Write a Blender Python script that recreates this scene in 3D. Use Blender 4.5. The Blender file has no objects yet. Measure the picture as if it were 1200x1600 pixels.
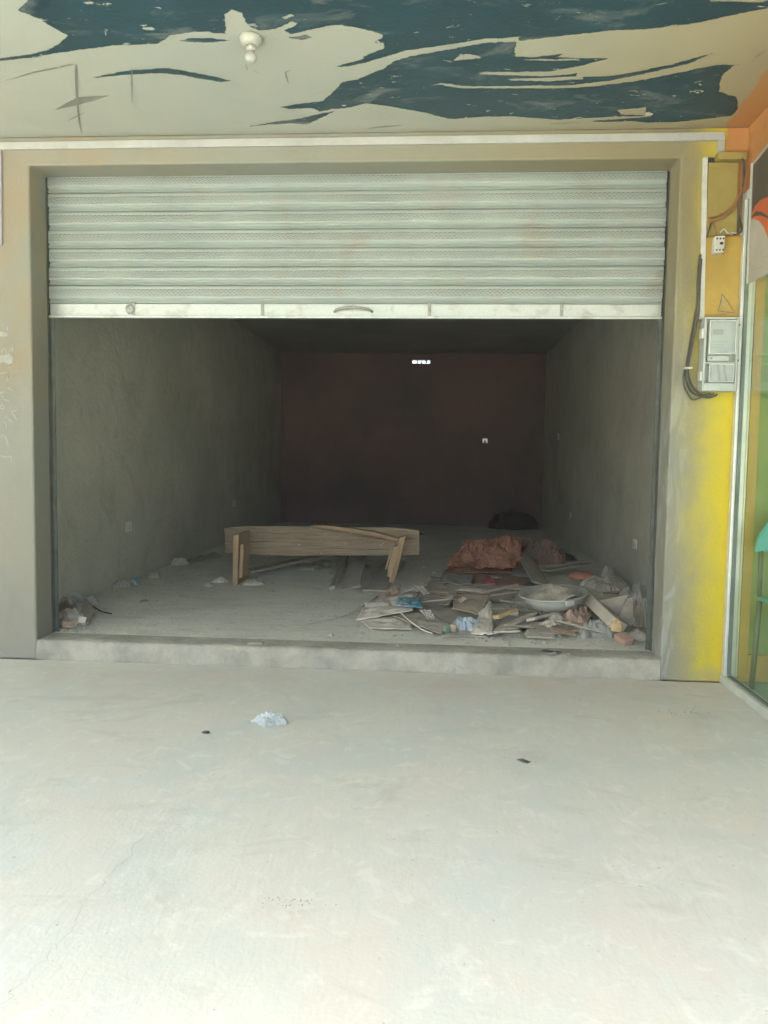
import bpy, bmesh, math, random
from mathutils import Vector, Matrix, noise

scene = bpy.context.scene
R = math.radians

# ------------------------------------------------------------------ camera
cam_data = bpy.data.cameras.new('camera')
cam = bpy.data.objects.new('camera', cam_data)
scene.collection.objects.link(cam)
cam_data.sensor_fit = 'VERTICAL'
cam_data.sensor_height = 32.0
cam_data.lens = 24.0
cam_data.clip_start = 0.05
cam_data.clip_end = 2000
cr = Vector((0.99749, 0.069216, 0.014938))
cu = Vector((-0.019558, 0.066556, 0.997591))
cf = Vector((-0.068055, 0.995379, -0.067743))
cam.matrix_world = Matrix(((cr.x, cu.x, -cf.x, 0.0), (cr.y, cu.y, -cf.y, -5.006),
                           (cr.z, cu.z, -cf.z, 1.4), (0, 0, 0, 1)))
scene.camera = cam

# ------------------------------------------------------------------ sky, sun, exposure
SUN_EL, SUN_AZ = 62.0, 248.0            # azimuth clockwise from +Y: high on the left, so no sun falls under the porch roof
world = bpy.data.worlds.new('World')
scene.world = world
world.use_nodes = True
wn = world.node_tree
wn.nodes.clear()
w_out = wn.nodes.new('ShaderNodeOutputWorld')
w_bg = wn.nodes.new('ShaderNodeBackground')
w_sky = wn.nodes.new('ShaderNodeTexSky')
w_sky.sky_type = 'NISHITA'
w_sky.sun_disc = False
w_sky.sun_elevation = R(SUN_EL)
w_sky.sun_rotation = R(SUN_AZ)
w_sky.dust_density = 7.0
w_sky.air_density = 1.0
w_sky.ozone_density = 0.7
w_bg.inputs['Strength'].default_value = 0.14
wn.links.new(w_sky.outputs[0], w_bg.inputs['Color'])
wn.links.new(w_bg.outputs[0], w_out.inputs['Surface'])

sun_data = bpy.data.lights.new('sun', 'SUN')
sun_data.energy = 4.2
sun_data.angle = R(0.53)
sun_data.color = (1.0, 0.985, 0.91)
sun = bpy.data.objects.new('sun', sun_data)
scene.collection.objects.link(sun)
sd = Vector((math.sin(R(SUN_AZ)) * math.cos(R(SUN_EL)), math.cos(R(SUN_AZ)) * math.cos(R(SUN_EL)), math.sin(R(SUN_EL))))
sun.rotation_euler = sd.to_track_quat('Z', 'Y').to_euler()
sun.location = (0, -20, 30)

vs = scene.view_settings
vs.view_transform = 'Standard'
vs.look = 'None'
vs.gamma = 1.0
vs.use_curve_mapping = False
vs.exposure = 2.83

scene.cycles.use_adaptive_sampling = True
scene.cycles.adaptive_threshold = 0.02
scene.cycles.diffuse_bounces = 5
scene.cycles.volume_bounces = 0

# ------------------------------------------------------------------ node helpers
def new_mat(name):
    m = bpy.data.materials.new(name)
    m.use_nodes = True
    nt = m.node_tree
    b = nt.nodes['Principled BSDF']
    return m, nt, b

def nd(nt, t, **kw):
    n = nt.nodes.new(t)
    for k, v in kw.items():
        setattr(n, k, v)
    return n

def c4(c): return (c[0], c[1], c[2], 1.0)

def coord(nt, kind):
    if kind == 'pos':
        return nd(nt, 'ShaderNodeNewGeometry').outputs['Position']
    return nd(nt, 'ShaderNodeTexCoord').outputs['Object']

def noise_fac(nt, vec, scale, detail=6, rough=0.6, lo=0.35, hi=0.65, dist=0.0, stretch=None):
    if stretch:
        mp = nd(nt, 'ShaderNodeMapping')
        mp.inputs['Scale'].default_value = stretch
        nt.links.new(vec, mp.inputs['Vector'])
        vec = mp.outputs[0]
    n = nd(nt, 'ShaderNodeTexNoise')
    n.inputs['Scale'].default_value = scale
    n.inputs['Detail'].default_value = min(detail, 5)
    n.inputs['Roughness'].default_value = rough
    n.inputs['Distortion'].default_value = dist
    nt.links.new(vec, n.inputs['Vector'])
    mr = nd(nt, 'ShaderNodeMapRange')
    mr.inputs['From Min'].default_value = lo
    mr.inputs['From Max'].default_value = hi
    nt.links.new(n.outputs['Fac'], mr.inputs['Value'])
    return mr.outputs[0]

def mix(nt, fac, a, b, blend='MIX'):
    m = nd(nt, 'ShaderNodeMix', data_type='RGBA', blend_type=blend)
    for sock, v in ((m.inputs['Factor'], fac), (m.inputs['A'], a), (m.inputs['B'], b)):
        if isinstance(v, (int, float)):
            sock.default_value = v
        elif isinstance(v, tuple):
            sock.default_value = c4(v)
        else:
            nt.links.new(v, sock)
    return m.outputs['Result']

def math_n(nt, op, a, b=None, clamp=False):
    m = nd(nt, 'ShaderNodeMath', operation=op, use_clamp=clamp)
    for i, v in enumerate((a, b)):
        if v is None: continue
        if isinstance(v, (int, float)): m.inputs[i].default_value = v
        else: nt.links.new(v, m.inputs[i])
    return m.outputs[0]

def ramp01(nt, v, lo, hi):
    mr = nd(nt, 'ShaderNodeMapRange', interpolation_type='SMOOTHSTEP')
    mr.inputs['From Min'].default_value = lo
    mr.inputs['From Max'].default_value = hi
    nt.links.new(v, mr.inputs['Value'])
    return mr.outputs[0]

def math_v(nt, v, off):
    m = nd(nt, 'ShaderNodeVectorMath', operation='ADD')
    nt.links.new(v, m.inputs[0]); m.inputs[1].default_value = (off, off * 1.7, 0)
    return m.outputs[0]

def sep(nt, v):
    s = nd(nt, 'ShaderNodeSeparateXYZ')
    nt.links.new(v, s.inputs[0])
    return s.outputs

def bump(nt, b, height, strength=0.3, dist=0.01):
    n = nd(nt, 'ShaderNodeBump')
    n.inputs['Strength'].default_value = strength
    n.inputs['Distance'].default_value = dist
    nt.links.new(height, n.inputs['Height'])
    nt.links.new(n.outputs[0], b.inputs['Normal'])

def simple(name, col, rough=0.8, metal=0.0, col2=None, scale=8, var=0.25, bscale=40, bstr=0.25, bdist=0.006,
           dust=0.0, spots=None, stretch=None, kind='obj', lo=0.35, hi=0.65, dustcol=(0.34, 0.32, 0.27)):
    m, nt, b = new_mat(name)
    v = coord(nt, kind)
    c2 = col2 or tuple(x * (1 - var) for x in col)
    f = noise_fac(nt, v, scale, 8, 0.62, lo, hi, 0.3, stretch)
    c = mix(nt, f, col, c2)
    f2 = noise_fac(nt, v, scale * 6, 4, 0.6, 0.3, 0.7, 0, stretch)
    c = mix(nt, math_n(nt, 'MULTIPLY', f2, 0.25), c, tuple(x * 0.6 for x in col))
    if spots:
        c = mix(nt, noise_fac(nt, v, 26, 3, 0.6, 0.67, 0.70), c, spots)
        c = mix(nt, math_n(nt, 'MULTIPLY', noise_fac(nt, v, 3, 5, 0.6, 0.52, 0.68), 0.45), c, tuple(x * 0.45 for x in col))
    if dust > 0:
        nz = sep(nt, nd(nt, 'ShaderNodeNewGeometry').outputs['Normal'])[2]
        up = ramp01(nt, nz, 0.0, 1.0)
        fd = math_n(nt, 'MULTIPLY', math_n(nt, 'ADD', up, 0.25), noise_fac(nt, v, scale * 1.7, 5, 0.6, 0.25, 0.6))
        c = mix(nt, math_n(nt, 'MULTIPLY', fd, dust, True), c, dustcol)
    nt.links.new(c, b.inputs['Base Color'])
    b.inputs['Roughness'].default_value = rough
    b.inputs['Metallic'].default_value = metal
    if bstr > 0:
        bump(nt, b, noise_fac(nt, v, bscale, 6, 0.6, 0.0, 1.0, 0, stretch), bstr, bdist)
    return m

# ------------------------------------------------------------------ mesh helpers
COL = scene.collection

def link(name, me, mat=None, parent=None, smooth=False, bevel=0.0, solid=0.0):
    o = bpy.data.objects.new(name, me)
    COL.objects.link(o)
    if mat: me.materials.append(mat)
    if parent: o.parent = parent
    if smooth:
        me.polygons.foreach_set('use_smooth', [True] * len(me.polygons))
    if solid:
        s = o.modifiers.new('solid', 'SOLIDIFY'); s.thickness = solid; s.offset = 1
    if bevel:
        bv = o.modifiers.new('bevel', 'BEVEL'); bv.width = bevel; bv.segments = 2; bv.limit_method = 'ANGLE'
    return o

def mesh(name, v, f, mat=None, parent=None, **kw):
    me = bpy.data.meshes.new(name)
    me.from_pydata([tuple(p) for p in v], [], f)
    me.update()
    return link(name, me, mat, parent, **kw)

def tag(o, label, cat, group=None):
    o['label'] = label; o['category'] = cat
    if group: o['group'] = group
    return o

def struct(o):
    o['kind'] = 'structure'
    return o

def thing(name, label, cat, loc=(0, 0, 0), group=None):
    o = bpy.data.objects.new(name, None)
    COL.objects.link(o)
    o.location = loc
    return tag(o, label, cat, group)

BF = [(0, 3, 2, 1), (4, 5, 6, 7), (0, 1, 5, 4), (1, 2, 6, 5), (2, 3, 7, 6), (3, 0, 4, 7)]

def boxv(x0, x1, y0, y1, z0, z1):
    return [(x0, y0, z0), (x1, y0, z0), (x1, y1, z0), (x0, y1, z0), (x0, y0, z1), (x1, y0, z1), (x1, y1, z1), (x0, y1, z1)]

def boxes(name, lst, mat, parent=None, **kw):
    v, f = [], []
    for b in lst:
        k = len(v); v += boxv(*b); f += [tuple(i + k for i in q) for q in BF]
    if parent is not None:
        off = parent.location
        v = [(p[0] - off[0], p[1] - off[1], p[2] - off[2]) for p in v]
    return mesh(name, v, f, mat, parent, **kw)

def rel(v, parent):
    if parent is None: return v
    o = parent.matrix_basis.translation
    return [(p[0] - o.x, p[1] - o.y, p[2] - o.z) for p in v]

def plate(name, poly, axis, c0, c1, mat, parent=None, **kw):
    """a flat outline given in the plane of `axis`, with real thickness from c0 to c1"""
    def p3(a, b, c):
        return {'x': (c, a, b), 'y': (a, c, b), 'z': (a, b, c)}[axis]
    n = len(poly)
    v = [p3(a, b, c0) for a, b in poly] + [p3(a, b, c1) for a, b in poly]
    f = [tuple(range(n)), tuple(range(2 * n - 1, n - 1, -1))] + [(i, i + n, (i + 1) % n + n, (i + 1) % n) for i in range(n)]
    o = mesh(name, rel(v, parent), f, mat, parent, **kw)
    bm = bmesh.new(); bm.from_mesh(o.data)
    bmesh.ops.recalc_face_normals(bm, faces=bm.faces)
    bm.to_mesh(o.data); bm.free()
    return o

def smooth_path(pts, n=6):
    P = [Vector(p) for p in pts]
    out = []
    for i in range(len(P) - 1):
        p0, p1, p2, p3 = P[max(i - 1, 0)], P[i], P[i + 1], P[min(i + 2, len(P) - 1)]
        for k in range(n):
            t = k / n
            out.append(0.5 * ((2 * p1) + (p2 - p0) * t + (2 * p0 - 5 * p1 + 4 * p2 - p3) * t * t + (3 * p1 - p0 - 3 * p2 + p3) * t ** 3))
    out.append(P[-1])
    return out

def tube(name, pts, r, mat, parent=None, seg=8, n=6, taper=None):
    P = smooth_path(pts, n) if n > 1 else [Vector(p) for p in pts]
    v, f = [], []
    for i, p in enumerate(P):
        d = (P[min(i + 1, len(P) - 1)] - P[max(i - 1, 0)]).normalized()
        a = d.cross(Vector((0.13, 0.31, 0.94)))
        if a.length < 1e-3: a = d.cross(Vector((1, 0, 0)))
        a.normalize(); b = d.cross(a)
        rr = r if not taper else r + (taper - r) * i / (len(P) - 1)
        for k in range(seg):
            t = 2 * math.pi * k / seg
            v.append(p + rr * (a * math.cos(t) + b * math.sin(t)))
    for i in range(len(P) - 1):
        for k in range(seg):
            f.append((i * seg + k, i * seg + (k + 1) % seg, (i + 1) * seg + (k + 1) % seg, (i + 1) * seg + k))
    f.append(tuple(range(seg - 1, -1, -1)))
    f.append(tuple(range((len(P) - 1) * seg, len(P) * seg)))
    v = rel([tuple(q) for q in v], parent)
    return mesh(name, v, f, mat, parent, smooth=True)

def lathe(name, prof, mat, parent=None, seg=28, loc=(0, 0, 0), **kw):
    v, f = [], []
    n = len(prof)
    for k in range(seg):
        t = 2 * math.pi * k / seg
        for r, z in prof:
            v.append((loc[0] + r * math.cos(t), loc[1] + r * math.sin(t), loc[2] + z))
    for k in range(seg):
        for i in range(n - 1):
            f.append((k * n + i, ((k + 1) % seg) * n + i, ((k + 1) % seg) * n + i + 1, k * n + i + 1))
    o = mesh(name, rel(v, parent), f, mat, parent, smooth=True, **kw)
    bm = bmesh.new(); bm.from_mesh(o.data)
    bmesh.ops.remove_doubles(bm, verts=bm.verts, dist=1e-5)
    bmesh.ops.recalc_face_normals(bm, faces=bm.faces)
    bm.to_mesh(o.data); bm.free()
    return o

def n3(x, y, z): return noise.noise(Vector((x, y, z)))

def tri(x):
    x = x - math.floor(x)
    return 1 - abs(2 * x - 1)

def creases(seed, count, fmin, fmax):
    rnd = random.Random(seed)
    out = []
    for _ in range(count):
        a = rnd.uniform(0, math.pi)
        out.append((math.cos(a), math.sin(a), rnd.uniform(fmin, fmax), rnd.random()))
    return out

def crumple(cs, x, y, seed, warp=0.35):
    """creased cloth: ridged noise with sharp folds plus a few long creases"""
    x += warp * n3(x * 1.7, y * 1.7, seed); y += warp * n3(x * 1.7, y * 1.7, seed + 9.1)
    f0 = cs[0][2] * 0.62
    r = 0.0; a = 1.0; t = 0.0
    for o in range(3):
        f = f0 * 1.9 ** o
        r += a * (1 - min(1.0, 2.4 * abs(n3(x * f + seed, y * f, seed * 0.37 + o * 3.1))))
        t += a; a *= 0.5
    s = 0.0
    for i, (c, d, fr, ph) in enumerate(cs[:3]):
        s += tri((x * c + y * d) * fr * 0.6 + ph) / 3
    return 0.68 * r / t + 0.32 * s

def lump(name, loc, w, d, h, rot, seed, mat, fold=0.35, fr=(2, 6), nu=44, nv=14, power=0.6, flat=False, edge=0.25, count=5, parent=None):
    """a crumpled heap of cloth or sheeting: a closed body with folds, sitting on loc"""
    cs = creases(seed, count, *fr)
    v, f = [], []
    ca, sa = math.cos(rot), math.sin(rot)
    def P(t, r):
        rad = 1 + edge * n3(math.cos(t) * 1.6, math.sin(t) * 1.6, seed * 1.7) + edge * 0.5 * n3(math.cos(t) * 5, math.sin(t) * 5, seed)
        x = r * rad * math.cos(t) * w / 2; y = r * rad * math.sin(t) * d / 2
        base = max(0.0, 1 - r ** 2.4) ** power
        k = crumple(cs, x / max(w, d) * 2, y / max(w, d) * 2, seed)
        z = h * base * (1 - fold + 2 * fold * k * 0.8) + 0.12 * h * n3(x * 9 / w, y * 9 / w, seed) * base
        g = 0.10 * (k - 0.5)
        x *= 1 + g; y *= 1 + g
        return (loc[0] + x * ca - y * sa, loc[1] + x * sa + y * ca, loc[2] + max(z, 0.0) + 0.003)
    v.append(P(0, 0))
    for j in range(1, nv + 1):
        r = (j / nv) ** 0.85
        for i in range(nu):
            v.append(P(2 * math.pi * i / nu, r))
    for i in range(nu):
        f.append((0, 1 + i, 1 + (i + 1) % nu))
    for j in range(nv - 1):
        a, b = 1 + j * nu, 1 + (j + 1) * nu
        for i in range(nu):
            i2 = (i + 1) % nu
            f.append((a + i, b + i, b + i2)); f.append((a + i, b + i2, a + i2))
    f.append(tuple(1 + (nv - 1) * nu + i for i in range(nu - 1, -1, -1)))
    return mesh(name, rel(v, parent), f, mat, parent, smooth=not flat)

def sheet(name, quad, z, mat, amp=0.02, seed=1, nu=26, nv=18, th=0.004, fr=(1.5, 4), curl=0.0, edge=0.03, flat=False, tilt=None, count=4, parent=None):
    """a thin sheet (sack cloth, card, plywood) between four floor corners, creased and curled"""
    cs = creases(seed, count, *fr)
    q = [Vector((a, b)) for a, b in quad]
    zs = tilt or (0, 0, 0, 0)
    L = max((q[1] - q[0]).length, (q[3] - q[0]).length)
    v, f = [], []
    for j in range(nv + 1):
        for i in range(nu + 1):
            s, t = i / nu, j / nv
            p = q[0] * (1 - s) * (1 - t) + q[1] * s * (1 - t) + q[2] * s * t + q[3] * (1 - s) * t
            zz = zs[0] * (1 - s) * (1 - t) + zs[1] * s * (1 - t) + zs[2] * s * t + zs[3] * (1 - s) * t
            e = min(s, 1 - s, t, 1 - t)
            if e < 0.001 and edge:
                p = p + Vector((n3(s * 7, t * 7, seed), n3(s * 7, t * 7, seed + 4))) * edge * L
            k = crumple(cs, p.x / L * 2, p.y / L * 2, seed)
            zz += amp * k * (0.3 + 0.7 * min(1, e * 5)) + curl * max(0, 1 - e * 6) ** 2 * (0.5 + 0.5 * n3(s * 4, t * 4, seed + 2))
            v.append((p.x, p.y, z + zz + 0.003))
    for j in range(nv):
        for i in range(nu):
            a = j * (nu + 1) + i
            if (i + j) % 2: f += [(a, a + 1, a + nu + 2), (a, a + nu + 2, a + nu + 1)]
            else: f += [(a, a + 1, a + nu + 1), (a + 1, a + nu + 2, a + nu + 1)]
    return mesh(name, rel(v, parent), f, mat, parent, smooth=not flat, solid=th)

def board(name, a, b, w, th, mat, roll=0.0, seed=0, parent=None, bevel=0.003, ragged=0.0):
    """a board from point a to point b (centre line of its underside), slightly warped, with worn ends"""
    A, B = Vector(a), Vector(b)
    d = (B - A); L = d.length; d.normalize()
    s = d.cross(Vector((0, 0, 1))); s = s.normalized() if s.length > 1e-3 else Vector((1, 0, 0))
    u = s.cross(d).normalized()
    s, u = s * math.cos(roll) + u * math.sin(roll), u * math.cos(roll) - s * math.sin(roll)
    n = 7
    v, f = [], []
    for i in range(n + 1):
        t = i / n
        for (p, q) in ((-.5, 0), (.5, 0), (.5, 1), (-.5, 1)):
            e = 0.0
            if ragged and i in (0, n): e = ragged * n3(p * 3, q * 3 + i, seed + 0.3)
            wob = 0.012 * w * 4 * n3(t * 3, p, seed)
            v.append(A + d * (t * L + e) + s * (p * w + wob) + u * (q * th + 0.004 * n3(t * 4, 5, seed)))
    for i in range(n):
        for k in range(4):
            f.append((i * 4 + k, i * 4 + (k + 1) % 4, i * 4 + 4 + (k + 1) % 4, i * 4 + 4 + k))
    f.append((3, 2, 1, 0)); f.append((n * 4, n * 4 + 1, n * 4 + 2, n * 4 + 3))
    o = mesh(name, rel([tuple(p) for p in v], parent), f, mat, parent, bevel=bevel)
    bm = bmesh.new(); bm.from_mesh(o.data)
    bmesh.ops.recalc_face_normals(bm, faces=bm.faces); bm.to_mesh(o.data); bm.free()
    return o

def ribbon_y(name, pts, y, w, mat, parent, n=1):
    """a flat painted or chalked stroke on a wall that faces the viewer, pts are (x, z)"""
    P = [Vector((a, b)) for a, b in pts]
    v, f = [], []
    for i, p in enumerate(P):
        d = (P[min(i + 1, len(P) - 1)] - P[max(i - 1, 0)]).normalized()
        s = Vector((-d.y, d.x)) * w * (0.5 if 0 < i < len(P) - 1 else 0.3)
        v += [(p.x + s.x, y, p.y + s.y), (p.x - s.x, y, p.y - s.y)]
    for i in range(len(P) - 1):
        f.append((2 * i, 2 * i + 1, 2 * i + 3, 2 * i + 2))
    return mesh(name, rel(v, parent), f, mat, parent)

def ribbon_z(name, pts, z, w, mat, parent=None):
    P = [Vector(p) for p in pts]
    v, f = [], []
    for i, p in enumerate(P):
        d = (P[min(i + 1, len(P) - 1)] - P[max(i - 1, 0)]).normalized()
        s = Vector((-d.y, d.x)) * w * (0.5 if 0 < i < len(P) - 1 else 0.15)
        v += [(p.x + s.x, p.y + s.y, z), (p.x - s.x, p.y - s.y, z)]
    for i in range(len(P) - 1):
        f.append((2 * i, 2 * i + 1, 2 * i + 3, 2 * i + 2))
    return mesh(name, rel(v, parent), f, mat, parent)

# ------------------------------------------------------------------ measures (metres)
FZ = 0.137          # shop floor above the porch
CZ = 3.474          # ceiling
XL, XR = -2.711, 1.466   # opening
XW = 1.869          # glass side wall
LZ = 3.291          # underside of the lintel
BY = 10.1           # back wall
RL, RR = -3.1, 2.05 # side walls of the room
WD = 0.22           # front wall thickness

# ------------------------------------------------------------------ materials of the setting
def mat_porch():
    m, nt, b = new_mat('porch_concrete')
    v = coord(nt, 'pos')
    base = mix(nt, noise_fac(nt, v, 0.9, 8, 0.6, 0.35, 0.68, 0.4), (0.56, 0.575, 0.50), (0.53, 0.575, 0.53))
    base = mix(nt, math_n(nt, 'MULTIPLY', noise_fac(nt, v, 2.6, 8, 0.65, 0.48, 0.75, 0.8), 0.55), base, (0.61, 0.62, 0.56))
    # trowel marks: short streaks
    st = noise_fac(nt, v, 7, 6, 0.7, 0.48, 0.72, 2.2, (2.2, 0.6, 1))
    base = mix(nt, math_n(nt, 'MULTIPLY', st, 0.42), base, (0.46, 0.455, 0.40))
    # dirt near the wall and dark worn patches
    pk = noise_fac(nt, v, 1.9, 5, 0.6, 0.46, 0.62, 0.7)
    base = mix(nt, math_n(nt, 'MULTIPLY', pk, 0.6), base, (0.57, 0.55, 0.48))
    gn = noise_fac(nt, math_v(nt, v, 7.3), 1.5, 5, 0.6, 0.48, 0.64, 0.7)
    base = mix(nt, math_n(nt, 'MULTIPLY', gn, 0.7), base, (0.49, 0.545, 0.50))
    lt = noise_fac(nt, math_v(nt, v, 3.1), 6.5, 5, 0.7, 0.54, 0.66, 1.5)
    base = mix(nt, math_n(nt, 'MULTIPLY', lt, 0.5), base, (0.66, 0.67, 0.61))
    dk = noise_fac(nt, v, 1.7, 9, 0.7, 0.56, 0.76, 1.0, (1.0, 1.8, 1))
    base = mix(nt, math_n(nt, 'MULTIPLY', dk, 0.55), base, (0.38, 0.375, 0.315))
    yy = sep(nt, v)[1]
    near = math_n(nt, 'MULTIPLY', ramp01(nt, yy, -1.3, 0.0), noise_fac(nt, v, 2.4, 5, 0.6, 0.3, 0.65, 0.6))
    base = mix(nt, math_n(nt, 'MULTIPLY', near, 0.5), base, (0.50, 0.45, 0.36))
    sp = noise_fac(nt, v, 42, 2, 0.5, 0.72, 0.76)
    base = mix(nt, math_n(nt, 'MULTIPLY', sp, 0.5), base, (0.18, 0.16, 0.13))
    sp2 = noise_fac(nt, v, 33, 2, 0.5, 0.74, 0.78, 0.2, (1.1, 0.9, 1))
    base = mix(nt, math_n(nt, 'MULTIPLY', sp2, 0.6), base, (0.62, 0.6, 0.55))
    nt.links.new(base, b.inputs['Base Color'])
    b.inputs['Roughness'].default_value = 0.72
    hb = math_n(nt, 'ADD', noise_fac(nt, v, 9, 8, 0.65, 0, 1, 1.6, (2.5, 0.55, 1)), noise_fac(nt, v, 70, 4, 0.6, 0, 1))
    bump(nt, b, hb, 0.14, 0.008)
    return m

def mat_inner_floor():
    m, nt, b = new_mat('dusty_floor')
    v = coord(nt, 'pos')
    base = mix(nt, noise_fac(nt, v, 1.3, 8, 0.62, 0.35, 0.65, 0.5), (0.68, 0.69, 0.60), (0.58, 0.60, 0.53))
    base = mix(nt, math_n(nt, 'MULTIPLY', noise_fac(nt, v, 5, 9, 0.7, 0.5, 0.75, 1.0, (0.6, 1.6, 1)), 0.55), base, (0.34, 0.34, 0.29))
    base = mix(nt, math_n(nt, 'MULTIPLY', noise_fac(nt, v, 38, 3, 0.6, 0.66, 0.74), 0.6), base, (0.5, 0.47, 0.4))
    base = mix(nt, math_n(nt, 'MULTIPLY', noise_fac(nt, v, 27, 3, 0.6, 0.66, 0.74, 0.3), 0.6), base, (0.10, 0.095, 0.08))
    nt.links.new(base, b.inputs['Base Color'])
    b.inputs['Roughness'].default_value = 0.9
    bump(nt, b, noise_fac(nt, v, 22, 9, 0.7, 0, 1, 0.6), 0.5, 0.02)
    return m

def mat_front_wall():
    m, nt, b = new_mat('front_plaster')
    v = coord(nt, 'pos')
    x, y, z = sep(nt, v)
    base = mix(nt, noise_fac(nt, v, 1.5, 8, 0.6, 0.35, 0.65, 0.5), (0.222, 0.226, 0.186), (0.212, 0.228, 0.195))
    base = mix(nt, math_n(nt, 'MULTIPLY', noise_fac(nt, v, 0.8, 5, 0.5, 0.42, 0.66, 0.2), 0.5), base, (0.245, 0.218, 0.155))
    # drips and scuffs
    dr = noise_fac(nt, v, 3, 6, 0.6, 0.52, 0.8, 0.6, (1.3, 1, 0.6))
    base = mix(nt, math_n(nt, 'MULTIPLY', dr, 0.5), base, (0.165, 0.175, 0.14))
    base = mix(nt, math_n(nt, 'MULTIPLY', noise_fac(nt, v, 7, 8, 0.7, 0.6, 0.75, 0.5), 0.4), base, (0.27, 0.28, 0.245))
    # scraped plaster along the right edge of the opening
    sm_ = math_n(nt, 'MULTIPLY', ramp01(nt, x, 1.42, 1.47), math_n(nt, 'SUBTRACT', 1.0, ramp01(nt, x, 1.53, 1.62)))
    sc_ = math_n(nt, 'MULTIPLY', sm_, noise_fac(nt, v, 5, 5, 0.65, 0.50, 0.60, 0.8, (1.8, 1, 0.45)))
    base = mix(nt, math_n(nt, 'MULTIPLY', sc_, 0.7), base, (0.31, 0.33, 0.29))
    # brown damp patches at shoulder height on the left
    br_ = math_n(nt, 'MULTIPLY', noise_fac(nt, v, 1.8, 5, 0.6, 0.40, 0.62, 0.5, (1, 1, 0.7)), math_n(nt, 'MULTIPLY', ramp01(nt, z, 1.5, 2.1), math_n(nt, 'SUBTRACT', 1.0, ramp01(nt, x, -2.5, -1.2))))
    base = mix(nt, math_n(nt, 'MULTIPLY', br_, 0.75), base, (0.25, 0.205, 0.135))
    # paint bleed and orange bounce light coloured into the lintel and pier by the corner
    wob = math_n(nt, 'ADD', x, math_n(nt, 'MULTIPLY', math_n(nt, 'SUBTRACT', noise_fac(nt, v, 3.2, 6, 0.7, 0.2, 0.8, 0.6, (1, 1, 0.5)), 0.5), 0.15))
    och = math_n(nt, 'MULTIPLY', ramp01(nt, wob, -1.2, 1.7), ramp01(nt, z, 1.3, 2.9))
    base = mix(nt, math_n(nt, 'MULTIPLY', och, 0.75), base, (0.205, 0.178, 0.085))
    # yellow spray paint fading away from the corner
    yel = ramp01(nt, wob, 1.47, 1.82)
    yel = math_n(nt, 'MULTIPLY', yel, math_n(nt, 'ADD', math_n(nt, 'MULTIPLY', noise_fac(nt, v, 9, 5, 0.7, 0.3, 0.62, 0.5), 0.2), 0.84, True))
    base = mix(nt, math_n(nt, 'MULTIPLY', yel, 0.95, True), base, (0.53, 0.44, 0.015))
    base = mix(nt, math_n(nt, 'MULTIPLY', ramp01(nt, wob, 1.78, 1.87), 0.6), base, (0.62, 0.44, 0.015))
    # orange paint over the top of the corner
    edge = math_n(nt, 'ADD', x, math_n(nt, 'MULTIPLY', noise_fac(nt, v, 12, 4, 0.6, 0.2, 0.8), 0.02))
    org = math_n(nt, 'MULTIPLY', ramp01(nt, edge, 1.745, 1.755), ramp01(nt, z, 2.35, 2.6))
    base = mix(nt, org, base, (0.40, 0.20, 0.07))
    # splash line at the foot of the wall
    ft = math_n(nt, 'SUBTRACT', 1.0, ramp01(nt, math_n(nt, 'ADD', z, math_n(nt, 'MULTIPLY', noise_fac(nt, v, 6, 6, 0.6), 0.12)), 0.04, 0.2))
    base = mix(nt, math_n(nt, 'MULTIPLY', ft, 0.4), base, (0.24, 0.25, 0.21))
    nt.links.new(base, b.inputs['Base Color'])
    b.inputs['Roughness'].default_value = 0.85
    bump(nt, b, math_n(nt, 'ADD', noise_fac(nt, v, 6, 8, 0.6, 0, 1), noise_fac(nt, v, 60, 4, 0.6, 0, 1)), 0.25, 0.008)
    return m

def mat_room_wall():
    m, nt, b = new_mat('room_plaster')
    v = coord(nt, 'pos')
    base = mix(nt, noise_fac(nt, v, 0.9, 8, 0.62, 0.35, 0.65, 0.6), (0.53, 0.535, 0.445), (0.43, 0.445, 0.37))
    base = mix(nt, math_n(nt, 'MULTIPLY', noise_fac(nt, v, 3.2, 9, 0.7, 0.5, 0.75, 1.0, (1, 1, 0.8)), 0.6), base, (0.33, 0.335, 0.275))
    base = mix(nt, math_n(nt, 'MULTIPLY', noise_fac(nt, v, 5, 8, 0.7, 0.62, 0.8, 0.5), 0.35), base, (0.46, 0.44, 0.37))
    nt.links.new(base, b.inputs['Base Color'])
    b.inputs['Roughness'].default_value = 0.9
    bump(nt, b, math_n(nt, 'ADD', noise_fac(nt, v, 3.5, 5, 0.7, 0, 1, 1.2), noise_fac(nt, v, 18, 5, 0.7, 0, 1)), 0.6, 0.02)
    return m

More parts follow.
